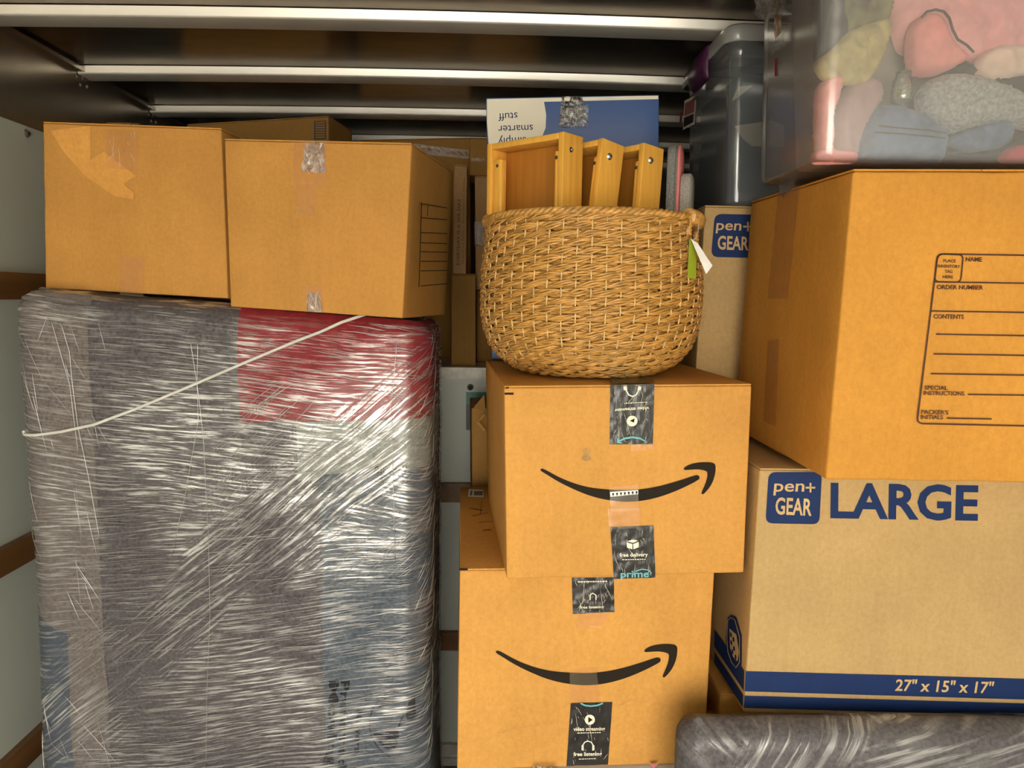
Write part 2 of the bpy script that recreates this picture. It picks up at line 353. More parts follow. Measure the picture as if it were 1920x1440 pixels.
# ------------------------------------------------------------------ cartons
def carton(name, label, quad, d, yaw, length, mt, ref=0, pitch=0, zb=None, zt=None, group=None, flaps=True, wob=0.0018, r=0.004, seed=None, cat='box'):
    """quad: the front face's corners (top left, top right, bottom right, bottom left)."""
    a, p = radians(yaw), radians(pitch)
    dv = V((sin(a)*cos(p), cos(a)*cos(p), sin(p))); P = at(*quad[ref], d); n = -dv
    c = [hit(*q, P, n) for q in quad]
    for t_, b_ in ((0, 3), (1, 2)):
        T, B = c[t_].copy(), c[b_].copy()
        if zb is not None: c[b_] = T+(B-T)*((T.z-zb)/(T.z-B.z))
        if zt is not None: c[t_] = B+(T-B)*((zt-B.z)/(T.z-B.z))
    c += [q+dv*length for q in c]
    bl = (c[2]+c[3]+c[6]+c[7])/4
    o = thing(name, label, cat, bl, -a, group)
    ft = 0.0035 if flaps else 0
    hull = [q.copy() for q in c]
    upd = (c[0]-c[3]).normalized()
    for i in (0, 1, 4, 5): hull[i] -= upd*ft
    g = G(); rbox(g, hull, r, 9, wob, seed if seed is not None else len(bpy.data.objects)); g.build('body', mt, o, True)
    if flaps:
        for s in (0, 1):
            g = G(); e = 0.0012
            u0_, u1_ = ((0.002, 0.499), (0.501, 0.998))[s]
            top = [c[0].lerp(c[1], u0_), c[0].lerp(c[1], u1_)]; bk = [c[4].lerp(c[5], u0_), c[4].lerp(c[5], u1_)]
            top = [t+dv*0.001 for t in top]; bk = [t-dv*0.001 for t in bk]
            cs = [top[0]+upd*0.0005, top[1]+upd*0.0005, top[1]-upd*(ft-0.0004), top[0]-upd*(ft-0.0004), bk[0]+upd*0.0005, bk[1]+upd*0.0005, bk[1]-upd*(ft-0.0004), bk[0]-upd*(ft-0.0004)]
            rbox(g, cs, 0.0012, 6, 0.0008, s+3); g.build('top_flap', mt, o, True)
    fr = Face(c[0], n)
    lf = Face(c[0], (c[4]-c[0]).cross(c[3]-c[0]))
    if lf.n.dot(c[0]-c[1]) < 0: lf.n = -lf.n
    rf = Face(c[1], -lf.n); rf.n = V(rf.n)
    tf = Face(c[0]+upd*0.0006, upd)
    print('CARTON %-26s w %.3f h %.3f  zb %.3f zt %.3f  x %.3f..%.3f y %.3f..%.3f' % (o.name, (c[1]-c[0]).length, (c[0]-c[3]).length, min(q.z for q in c), max(q.z for q in c), min(q.x for q in c), max(q.x for q in c), min(q.y for q in c), max(q.y for q in c)))
    return dict(o=o, c=c, front=fr, left=lf, right=rf, top=tf, dv=dv)
def strip(face, pts, mt, parent, name='tape', off=0.0010, seed=0, amp=0.0007, label=None, nx_=8, ny_=14):
    """a strip of tape: a fine grid between four pixel corners (tl,tr,br,bl) with small puckers"""
    tl, tr, br, bl = [face.at(*p, off) for p in pts]; g = G()
    for j in range(ny_+1):
        for i in range(nx_+1):
            u, v = i/nx_, j/ny_; p = tl.lerp(tr, u).lerp(bl.lerp(br, u), v)
            g.v.append(p + face.n*amp*(noise.noise(p*70+V((seed, 0, 0)))+0.6*noise.noise(p*190+V((seed, 0, 0)))))
    for j in range(ny_):
        for i in range(nx_): a = j*(nx_+1)+i; g.f.append((a, a+nx_+1, a+nx_+2, a+1))
    return g.build(name, mt, parent, True, label)

def wrinkles(face, box, k, seed, parent, nbig=6):
    k = k//2
    """raised folds in the tape film"""
    rnd = random.Random(seed); x0, y0, x1, y1 = box; g = G()
    for i in range(k):
        x, y = rnd.uniform(x0, x1), rnd.uniform(y0, y1); a = rnd.choice([pi/2, pi/2, pi/2, 1.1, 2.1]) + rnd.uniform(-.2, .2); l = rnd.uniform(14, 50) if i < nbig else rnd.uniform(4, 12)
        pts = []
        for q in range(5):
            t_ = q/4-0.5; X = min(max(x+cos(a)*l*t_+rnd.uniform(-.4, .4), x0), x1); Y = min(max(y+sin(a)*l*t_, y0), y1); pts.append(face.at(X, Y, 0.0022))
        if (pts[0]-pts[-1]).length > 0.002: g.tube(pts, lambda s_: 0.0001+0.0004*sin(pi*s_), 4)
    return tag(g.build('tape_fold', M['fold'], parent, True), kind='stuff')
# ---- upper left pair and the carton behind them
A = carton('moving_carton', 'orange-brown carton at far left on the wrapped bundle, pale scuffed patch below its top tape',
           [(80, 228), (415, 240), (428, 560), (85, 540)], 2.0, 6, 0.42, M['orange'], zb=None, group='cartons on the wrapped bundle', wob=0.004)
Print(A['front'], 0.0006).poly([(95, 245), (170, 236), (170, 300), (195, 285), (255, 330), (232, 345), (252, 362), (250, 374), (215, 368), (160, 330), (120, 285)]).build('pale_scuff', M['pale'], A['o'], 'paler scuffed patch of the liner')
strip(A['front'], [(196, 242), (260, 245), (258, 320), (200, 316)], M['tape'], A['o'], seed=1)
strip(A['front'], [(226, 480), (270, 482), (270, 556), (224, 553)], M['tape'], A['o'], seed=2)
strip(A['top'], [(196, 236), (260, 238), (262, 232), (200, 230)], M['tape'], A['o'], seed=3, ny_=3)
B = carton('moving_carton', 'orange-brown carton on the wrapped bundle, crinkled clear tape, printed form on its shaded side',
           [(420, 260), (772, 268), (755, 597), (432, 575)], 1.90, 11, 0.40, M['orange'], group='cartons on the wrapped bundle', wob=0.003)
strip(B['front'], [(552, 266), (612, 268), (612, 350), (550, 347)], M['tape'], B['o'], seed=4)
strip(B['front'], [(575, 266), (608, 268), (612, 325), (566, 322)], M['crinkle'], B['o'], off=0.0022, seed=5, amp=0.003, nx_=14, ny_=20)
strip(B['front'], [(556, 345), (592, 347), (590, 406), (557, 402)], M['tape'], B['o'], off=0.0014, seed=6)
strip(B['front'], [(572, 534), (605, 536), (607, 585), (573, 582)], M['tape'], B['o'], seed=7)
strip(B['front'], [(577, 548), (600, 550), (606, 586), (575, 583)], M['crinkle'], B['o'], off=0.002, seed=8, amp=0.002, nx_=10, ny_=12)
wrinkles(B['front'], (566, 268, 610, 325), 44, 12, B['o'], 10); wrinkles(B['front'], (577, 548, 602, 584), 24, 13, B['o'], 8); wrinkles(A['front'], (205, 246, 256, 312), 24, 14, A['o'], 8)
p = Print(B['right'])
for y0_, y1_ in ((382, 390), (408, 412), (436, 438), (455, 457), (472, 473), (490, 490), (508, 507), (536, 532)): p.line((788, y0_), (838, y1_), 1.6)
p.line((790, 380), (785, 538), 1.6).line((802, 384), (801, 405), 1.2)
p.build('printed_form', M['ink'], B['o'])
Cx = carton('tall_carton', 'brown carton with a striped barcode label, top just showing behind the two left cartons',
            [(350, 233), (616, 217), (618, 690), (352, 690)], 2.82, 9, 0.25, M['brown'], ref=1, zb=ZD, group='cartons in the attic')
p = Print(Cx['front']); p.poly([(589, 227), (612, 226), (612, 262), (589, 262)]); p.build('barcode_label', M['darksign'], Cx['o'])
p = Print(Cx['front'], 0.0014)
for i in range(7): p.poly([(591.5, 229+i*4.6), (609.5, 228.5+i*4.6), (609.5, 231+i*4.6), (591.5, 231.5+i*4.6)])
p.build('barcode_stripe', M['brown'], Cx['o'])

# ---- attic cartons seen between the stacks
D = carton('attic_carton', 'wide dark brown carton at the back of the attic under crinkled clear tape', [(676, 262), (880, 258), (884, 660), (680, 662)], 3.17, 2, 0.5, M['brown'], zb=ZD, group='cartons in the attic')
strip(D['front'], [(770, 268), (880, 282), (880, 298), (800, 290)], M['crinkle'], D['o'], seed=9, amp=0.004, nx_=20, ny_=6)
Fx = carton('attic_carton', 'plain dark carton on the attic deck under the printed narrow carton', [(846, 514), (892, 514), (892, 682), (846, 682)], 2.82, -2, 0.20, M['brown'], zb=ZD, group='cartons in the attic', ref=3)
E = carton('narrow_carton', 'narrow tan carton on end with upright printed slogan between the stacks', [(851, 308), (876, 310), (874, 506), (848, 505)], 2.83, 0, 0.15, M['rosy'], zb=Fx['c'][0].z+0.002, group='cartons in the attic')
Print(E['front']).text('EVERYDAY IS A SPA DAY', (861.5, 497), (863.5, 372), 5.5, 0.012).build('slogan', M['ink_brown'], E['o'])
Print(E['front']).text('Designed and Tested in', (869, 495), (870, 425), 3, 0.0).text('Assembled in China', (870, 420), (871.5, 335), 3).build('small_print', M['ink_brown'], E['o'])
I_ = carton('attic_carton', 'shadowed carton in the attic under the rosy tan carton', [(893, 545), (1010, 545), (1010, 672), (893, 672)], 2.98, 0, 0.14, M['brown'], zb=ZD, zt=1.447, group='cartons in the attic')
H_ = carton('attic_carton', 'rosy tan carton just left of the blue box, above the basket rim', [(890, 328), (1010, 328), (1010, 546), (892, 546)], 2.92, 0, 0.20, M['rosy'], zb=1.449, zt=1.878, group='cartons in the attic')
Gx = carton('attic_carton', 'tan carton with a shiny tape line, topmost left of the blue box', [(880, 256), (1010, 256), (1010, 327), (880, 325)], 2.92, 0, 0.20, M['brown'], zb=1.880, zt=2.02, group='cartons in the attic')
strip(Gx['front'], [(884, 296), (908, 297), (908, 303), (884, 302)], M['crinkle'], Gx['o'], seed=11, amp=0.002)
strip(H_['front'], [(889, 416), (908, 416), (908, 462), (890, 460)], M['crinkle'], H_['o'], seed=12, amp=0.004, nx_=10, ny_=16, off=0.003)

# ---- the two boxes with the curved arrow
ARROW = [(597, 683), (604, 676), (620, 679), (700, 724), (760, 750), (830, 774), (910, 791), (1000, 799), (1100, 803), (1200, 796), (1300, 777), (1400, 748), (1500, 714), (1516, 716), (1524, 728), (1516, 744), (1400, 801), (1300, 839), (1200, 863), (1100, 871), (1000, 862), (900, 840), (800, 801), (700, 752), (640, 714), (603, 692)]
HEAD = [(1428, 678), (1440, 666), (1470, 650), (1530, 639), (1590, 640), (1610, 648), (1616, 662), (1614, 705), (1600, 752), (1578, 790), (1548, 824), (1536, 826), (1532, 818), (1550, 780), (1564, 742), (1570, 705), (1562, 690), (1520, 681), (1480, 682), (1436, 686)]
def chaikin(P, k=2):
    for _ in range(k):
        P = [q for i in range(len(P)) for q in ((P[i][0]*.75+P[(i+1) % len(P)][0]*.25, P[i][1]*.75+P[(i+1) % len(P)][1]*.25), (P[i][0]*.25+P[(i+1) % len(P)][0]*.75, P[i][1]*.25+P[(i+1) % len(P)][1]*.75))]
    return P
ARROW, HEAD = chaikin(ARROW), chaikin(HEAD)
K = carton('parcel_box', 'kraft parcel box under the basket, printed with a curved arrow and black tape',
           [(945, 724), (1410, 720), (1395, 1074), (950, 1086)], 1.452, -4, 0.62, M['kraft'], group='parcel boxes with the curved arrow')
ck = lambda x, y: (820+x/3.097, 660+y/3.097)
p = Print(K['front']); p.poly([ck(*q) for q in ARROW]); p.poly([ck(*q) for q in HEAD]); p.build('arrow_logo', M['ink'], K['o'])
Print(K['front']).poly([(946, 736), (963, 736), (963, 740), (946, 740)]).poly([(948, 726), (954, 725), (954, 728), (948, 729)]).build('corner_mark', M['ink'], K['o'])
Print(K['front'], 0.0006).poly([(1092, 845), (1100, 840), (1108, 843), (1105, 852), (1109, 862), (1098, 865), (1090, 860), (1094, 853)]).build('smudge', M['scuff'], K['o'])
t1 = strip(K['front'], [(1144, 722), (1227, 720), (1224, 833), (1143, 833)], M['blacktape'], K['o'], 'black_tape', seed=21, amp=0.0012, nx_=24, ny_=34)
strip(K['top'], [(1144, 720), (1227, 718), (1222, 708), (1145, 709)], M['blacktape'], K['o'], 'black_tape', seed=22, ny_=4)
FK = K['front']
wrinkles(FK, (1150, 722, 1222, 828), 60, 1, t1)
p = Print(FK, 0.0030); p.text('video streaming', (1216, 762), (1152, 766), 6, 0.02, 0).dashes((1212, 755), (1170, 757), 2.5).disc((1184.5, 789), 10)
p.ring([(1174+2.0*math.copysign(0, 1), 726), (1174, 733), (1178, 740), (1185, 743), (1192, 740), (1196, 733), (1196, 726)], 2.5, False).poly([(1168, 725), (1174, 723), (1174, 732), (1169, 731)]).poly([(1196, 723), (1202, 725), (1201, 731), (1196, 732)])
p.build('tape_print', M['white_ink'], t1)
Print(FK, 0.0036).poly([(1189, 784), (1188, 792), (1180, 788.5)]).build('play_mark', M['ink'], t1)
p = Print(FK, 0.0030); p.poly([(1158, 826), (1170, 820), (1185, 817.5), (1200, 820), (1212, 828), (1211, 829), (1199, 823), (1185, 821), (1170, 823.5), (1159, 829)]).poly([(1157, 820), (1160, 822), (1159, 828), (1166, 829), (1165, 831), (1156, 830)])
p.build('teal_smile', M['teal'], t1)
strip(FK, [(1182, 833), (1228, 830), (1226, 843), (1184, 846)], M['tape'], K['o'], seed=23)
t2 = strip(FK, [(1144, 988), (1225, 985), (1229, 1083), (1151, 1085)], M['blacktape'], K['o'], 'black_tape', seed=24, amp=0.0012, nx_=24, ny_=30)
wrinkles(FK, (1152, 992, 1222, 1078), 40, 2, t2)
p = Print(FK, 0.0030); p.text('free delivery', (1161, 1043), (1214, 1042), 7, 0.02).dashes((1166, 1050), (1210, 1049), 3)
p.poly([(1174, 1016), (1185, 1019), (1185, 1029), (1175, 1026)]).poly([(1186.5, 1019), (1197, 1015), (1197, 1025), (1187, 1029)]).poly([(1175, 1014), (1186, 1010.5), (1196, 1013), (1186, 1017)])
p.build('tape_print', M['white_ink'], t2)
p = Print(FK, 0.0030); p.text('prime', (1163, 1082), (1216, 1081), 13, 0.02).ring([(1190, 1070), (1203, 1066), (1215, 1068), (1221, 1074)], 2, False); p.build('teal_lettering', M['teal'], t2)
strip(FK, [(1142, 913), (1196, 908), (1197, 958), (1145, 958)], M['tape'], K['o'], off=0.0016, seed=25)
strip(FK, [(1138, 953), (1199, 952), (1201, 990), (1142, 990)], M['tape'], K['o'], off=0.0022, seed=26)
p = Print(FK, 0.0026); p.poly([(1143, 922), (1196, 918), (1196, 926), (1144, 931)]); p.build('white_strip', M['white'], K['o'])
p = Print(FK, 0.0032)
for i in range(7): x_ = 1149+i*7.3; y_ = 926.3-i*0.6; p.disc((x_, y_-0.8), 2, 8).poly([(x_-.8, y_), (x_+.8, y_), (x_+.8, y_+3), (x_-.8, y_+3)])
p.build('strip_dots', M['ink'], K['o'])

zk = (K['c'][2].z+K['c'][3].z)/2
L = carton('parcel_box', 'larger kraft parcel box with a curved arrow at the bottom of the middle stack',
           [(862, 1062), (1340, 1074), (1320, 1431), (857, 1444)], 1.509, -2.5, 0.68, M['kraft'], group='parcel boxes with the curved arrow', zt=zk-0.002)
print('K bottom', [round(K['c'][i].z, 3) for i in (2, 3)], 'L top', [round(L['c'][i].z, 3) for i in (0, 1)])
FL = L['front']; cl = lambda x, y: (800+(400+(x-597)*1.036)/3.097, 1000+(640+(y-638)*1.043)/3.097)
p = Print(FL); p.poly([cl(*q) for q in ARROW]); p.poly([cl(*q) for q in HEAD]); p.build('arrow_logo', M['ink'], L['o'])
Print(FL).poly([(861, 1065), (877, 1065), (877, 1069), (861, 1069)]).build('corner_mark', M['ink'], L['o'])
t3 = strip(FL, [(1072, 1083), (1151, 1082), (1152, 1147), (1074, 1151)], M['blacktape'], L['o'], 'black_tape', seed=31, amp=0.0014, nx_=24, ny_=20)
wrinkles(FL, (1078, 1086, 1146, 1147), 70, 3, t3)
Print(FL, 0.0030).dashes((1083, 1092), (1140, 1091), 4).build('tape_print', M['white_ink'], t3)
p = Print(FL, 0.0030); p.text('free listening', (1087, 1140), (1132, 1139), 5, 0.02).ring([(1106, 1124), (1106, 1115), (1111, 1111), (1117, 1115), (1117, 1124)], 2, False)
p.build('tape_print', M['white_ink'], t3)
strip(FL, [(1082, 1148), (1143, 1146), (1130, 1176), (1082, 1175)], M['tape'], L['o'], off=0.0016, seed=32)
strip(FL, [(1068, 1256), (1117, 1250), (1127, 1315), (1069, 1316)], M['tape'], L['o'], off=0.0016, seed=33)
t4 = strip(FL, [(1070, 1318), (1148, 1316), (1140, 1433), (1062, 1436)], M['blacktape'], L['o'], 'black_tape', seed=34, amp=0.0012, nx_=24, ny_=34)
wrinkles(FL, (1070, 1322, 1140, 1432), 46, 4, t4)
p = Print(FL, 0.0030); p.disc((1105.5, 1348), 9.5).text('video streaming', (1075, 1369), (1134, 1368), 7, 0.02).dashes((1082, 1374.5), (1126, 1373.5), 3); p.build('tape_print', M['white_ink'], t4)
p = Print(FL, 0.0030); p.text('free listening', (1075, 1416), (1128, 1415), 7, 0.02).dashes((1085, 1423), (1118, 1422), 2.5)
hp = [(1092, 1404), (1092, 1396), (1096, 1390), (1102, 1388), (1108, 1390), (1112, 1396), (1112, 1404)]
p.ring(hp, 2, False).poly([(1090, 1396), (1094, 1395), (1094, 1406), (1090, 1405)]).poly([(1110, 1395), (1114, 1396), (1114, 1405), (1110, 1406)])
p.build('tape_print', M['white_ink'], t4)
Print(FL, 0.0036).poly([(1102.5, 1342.5), (1111, 1348), (1102.5, 1353.5)]).build('play_mark', M['ink'], t4)
Print(FL, 0.0032).ring([(1088, 1317), (1096, 1321), (1107, 1322.5), (1120, 1321), (1130, 1317)], 3, False).build('teal_smile', M['teal'], t4)
rnd = random.Random(5); p = Print(FL, 0.0006)
for i in range(26): x_ = 932+i*4.6+rnd.uniform(-2, 2); y_ = 1374-i*0.9+rnd.uniform(-2, 2); p.line((x_, y_), (x_+rnd.uniform(1, 4), y_-rnd.uniform(-1, 3)), 0.9)
for i in range(6): x_ = 1162+i*5; y_ = 1322-i*2+rnd.uniform(-2, 2); p.line((x_, y_), (x_+3, y_-3), 0.9)
p.build('scratch', M['scuff'], L['o'])['kind'] = 'stuff'
TL_ = L['top']
p = Print(TL_, 0.0012); p.poly([(879, 918), (906, 919), (907, 933), (877, 932)]); p.build('paper_label', M['white'], L['o'])
p = Print(TL_, 0.0018); p.poly([(882, 921), (886, 921), (885, 930), (881, 930)]).poly([(889, 922), (905, 922), (905, 930), (888, 930)]); p.build('label_print', M['darksign'], L['o'])
p = Print(TL_, 0.0012)
for a_, b_ in (((880, 953), (905, 958)), ((886, 968), (915, 962)), ((903, 940), (900, 966)), ((898, 980), (925, 978)), ((905, 995), (920, 994))): p.line(a_, b_, 1.0)
p.build('pen_scribble', M['ink_brown'], L['o'])['kind'] = 'stuff'
zl = min(L['c'][i].z for i in (2, 3))
Mx = carton('white_carton', 'white carton wrapped in clear film, edge showing under the lower parcel box', [(870, 1440), (1330, 1428), (1330, 1800), (870, 1812)], 1.497, -2.5, 0.6, mat('white_carton_board', (0.62, 0.57, 0.48), 0.4, var=0.08), zb=ZF, zt=zl-0.002, flaps=False)
Print(Mx['front']).poly([(1217, 1432), (1235, 1431), (1226, 1440)]).build('printed_mark', M['pinkedge'], Mx['o'])
strip(Mx['front'], [(1000, 1436), (1040, 1434), (1045, 1470), (995, 1470)], M['crinkle'], Mx['o'], 'film_bunch', off=0.006, seed=41, amp=0.008, nx_=16, ny_=16)
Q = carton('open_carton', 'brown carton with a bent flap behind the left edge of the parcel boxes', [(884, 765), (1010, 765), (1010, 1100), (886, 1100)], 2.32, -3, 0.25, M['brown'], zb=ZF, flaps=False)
g = G(); a_, b_, c_ = at(887, 765, 2.318), at(908, 740, 2.30), at(910, 770, 2.29); th = V((0, 0.004, 0))
g.add([a_, b_, c_, a_+th, b_+th, c_+th], [(0, 2, 1), (3, 4, 5), (0, 1, 4, 3), (1, 2, 5, 4), (2, 0, 3, 5)]); g.build('flap', M['brown'], Q['o'])
g = G(); g.tube([at(908, 778, 2.29), at(896, 791, 2.28), at(908, 806, 2.29)], 0.004, 5); g.build('flap_edge', M['kraft'], Q['o'])

# ---- the blue printed box behind the basket
zkt = (K['c'][0].z+K['c'][1].z)/2
J = carton('blue_carton', 'blue and cream carton with upside down lettering standing behind the basket', [(911, 184), (1236, 178), (1232, 680), (922, 682)], 2.02, 1, 0.20, M['blueink'], zb=zkt+0.004, r=0.003)
FJ = J['front']
Print(FJ).poly([(913, 186), (1234, 179.5), (1234, 186), (1020, 191), (1024, 215), (1023, 240), (1014, 262), (1000, 280), (980, 295), (922, 300), (918, 293), (913, 230)]).build('cream_panel', M['creamprint'], J['o'])
p = Print(FJ, 0.0014)
p.text('simply', (986, 257), (934, 259), 14, 0.0).text('smarter', (999, 234), (934, 236), 14, 0.0).text('stuff', (970, 211), (934, 213), 14, 0.0); p.build('lettering', M['navy'], J['o'])
t5 = strip(FJ, [(1053, 181), (1093, 180), (1093, 228), (1052, 228)], M['blacktape'], J['o'], 'black_tape', seed=51, amp=0.002, nx_=20, ny_=24)
wrinkles(FJ, (1056, 182, 1092, 226), 50, 6, t5)
strip(FJ, [(1050, 200), (1103, 198), (1102, 238), (1048, 240)], M['crinkle'], J['o'], 'crinkled_tape', off=0.006, seed=52, amp=0.007, nx_=22, ny_=22)
wrinkles(FJ, (1052, 215, 1102, 240), 24, 7, t5)

# ---- right hand stack
T = carton('moving_carton', 'big golden carton with an inventory form, overhanging the beige carton on the right',
           [(1600, 317), (2080, 318), (2062, 908), (1548, 900)], 1.323, -1, 0.50, M['gold'], pitch=0.8, wob=0.005, r=0.006)
FT = T['front']
p = Print(FT); 
p.ring(rrect([(1758, 476), (2070, 481), (2040, 801), (1719, 794)], 12), 3.0).ring(rrect([(1758, 476), (1806, 478), (1801, 529), (1752, 528)], 9), 2.6)
p.line((1751, 528.5), (2060, 533), 2.8).line((1744, 583), (2058, 588), 2.8)
for y_, x_ in ((626.5, 1755), (663.5, 1750), (700.5, 1745)): p.line((x_, y_), (1960, y_+3.5), 2.8)
p.line((1815, 739.5), (1960, 741.5), 2.6).line((1775, 784), (1859, 785.5), 2.6)
p.text('PLACE', (1768.5, 491.5), (1792, 492), 5.5, 0.02).text('INVENTORY', (1758, 501.5), (1800, 502.5), 5.5, 0.02).text('TAG', (1771, 511.5), (1785.5, 512), 5.5, 0.02).text('HERE', (1767, 521.5), (1787, 522), 5.5, 0.02)
p.text('NAME', (1810.5, 490), (1841, 490.5), 8, 0.022).text('ORDER NUMBER', (1756, 542), (1843, 543), 8, 0.022).text('CONTENTS', (1750, 597), (1807, 598), 8, 0.022)
p.text('SPECIAL', (1733, 730.5), (1777, 731), 7.5, 0.022).text('INSTRUCTIONS', (1731.5, 740.5), (1808, 741.5), 7.5, 0.022).text("PACKER'S", (1727, 776), (1778, 777), 7.5, 0.022).text('INITIALS', (1726, 785.5), (1768, 786), 7.5, 0.022)
p.build('printed_form', M['ink_brown'], T['o'])
zt_ = min(T['c'][q].z for q in (2, 3))
S = carton('printed_carton', 'beige carton with blue bands and large blue lettering, in the right hand stack',
           [(1425, 868), (1980, 880), (1966, 1352), (1394, 1336)], 1.46, 1, 0.40, M['beige'], zt=zt_-0.003, group='blue printed cartons')
FS = S['front']
def logo(face, o, q, ptxt, gtxt, cap1, cap2, plus=True, tm=None):
    b = Print(face, 0.0008).poly(rrect(q, 14)).build('logo_panel', M['navy'], o)
    p = Print(face, 0.0016); p.text(ptxt[0], ptxt[1], ptxt[2], cap1, 0.012, 0.10); p.text('GEAR', gtxt[0], gtxt[1], cap2, 0.022)
    if plus: (x, y) = plus; p.poly([(x-9, y-1.7), (x+9, y-1.7), (x+9, y+1.7), (x-9, y+1.7)]); p.poly([(x-1.7, y-9), (x+1.7, y-9), (x+1.7, y+9), (x-1.7, y+9)])
    p.build('logo_lettering', M['tan_ink'], o)
logo(FS, S['o'], [(1441, 885), (1541, 885), (1536, 983), (1435, 981)], ('pen', (1450, 921), (1507, 921)), ((1453, 963), (1521, 966)), 22, 31, (1519, 914))
Print(FS).text('LARGE', (1557, 969), (1833, 974), 64, 0.028).build('size_lettering', M['navy'], S['o'])
p = Print(FS); p.poly([(1398, 1258), (1978, 1274), (1976, 1313), (1396, 1296)]).poly([(1395.5, 1304), (1975, 1320), (1974, 1343), (1394.5, 1327)]); p.build('printed_band', M['navy'], S['o'])
Print(FS, 0.0016).text('27" x 15" x 17"', (1677, 1294), (1860, 1299), 21, 0.018, 0.12).build('band_lettering', M['tan_ink'], S['o'])
LS = S['left']
p = Print(LS); p.poly([(1396, 1257), (1340, 1180), (1340, 1212), (1395, 1295)]).poly([(1394, 1303), (1340, 1222), (1340, 1243), (1393, 1326)])
p.poly([(1365, 1158), (1371, 1153), (1381, 1158), (1391, 1192), (1391, 1243), (1388, 1256), (1381, 1257), (1373, 1247), (1364, 1225), (1361, 1200)]); p.build('printed_band', M['navy'], S['o'])
p = Print(LS, 0.0016); p.ring([(1366, 1163), (1371, 1158), (1379, 1162), (1388, 1194), (1388, 1242), (1381, 1252), (1373, 1242), (1366, 1222), (1364, 1198)], 1.2); p.poly([(1369, 1178), (1382, 1190), (1387, 1222), (1384, 1240), (1376, 1232), (1370, 1214)]); p.build('house_mark', M['tan_ink'], S['o'])
p = Print(LS, 0.0022)
for (x_, y_) in ((1372, 1190), (1377, 1199), (1373, 1205), (1378, 1216), (1375, 1222), (1381, 1232)): p.poly([(x_-1.6, y_-5), (x_+1.6, y_-3), (x_+1.8, y_+5), (x_-1.4, y_+3)])
p.build('house_window', M['navy'], S['o'])
strip(T['left'], [(1462, 338), (1502, 333), (1478, 560), (1440, 560)], M['tape'], T['o'], seed=61, ny_=20)
strip(T['left'], [(1440, 640), (1462, 636), (1455, 800), (1432, 790)], M['tape'], T['o'], seed=62, ny_=20)
strip(T['left'], [(1458, 338), (1496, 334), (1490, 352), (1470, 372)], M['crinkle'], T['o'], off=0.003, seed=63, amp=0.003)
zs = min(S['c'][i].z for i in (2, 3))
Vx = carton('plain_carton', 'brown carton under the beige carton, left edge showing beside the grey wrapped panel', [(1350, 1300), (1900, 1310), (1890, 1700), (1345, 1700)], 1.56, 0, 0.33, M['kraft'], zb=ZF, zt=zs-0.003)
Nn = carton('printed_carton', 'beige carton with a half hidden blue logo panel between the basket and the golden carton',
            [(1322, 385), (1640, 392), (1625, 730), (1303, 724)], 1.90, 1, 0.46, M['beige'], group='blue printed cartons')
logo(Nn['front'], Nn['o'], [(1340, 401), (1440, 403), (1436, 484), (1333, 482)], ('pen', (1342, 431), (1389, 432)), ((1345, 467), (1403, 469)), 19, 25, (1402, 425))
zn = min(Nn['c'][i].z for i in (2, 3))
Px = carton('plain_carton', 'tall brown carton in the dark gap beneath the half hidden beige carton', [(1305, 740), (1620, 740), (1610, 1400), (1300, 1400)], 1.92, 1, 0.44, M['brown'], zb=ZF, zt=zn-0.003, flaps=False)

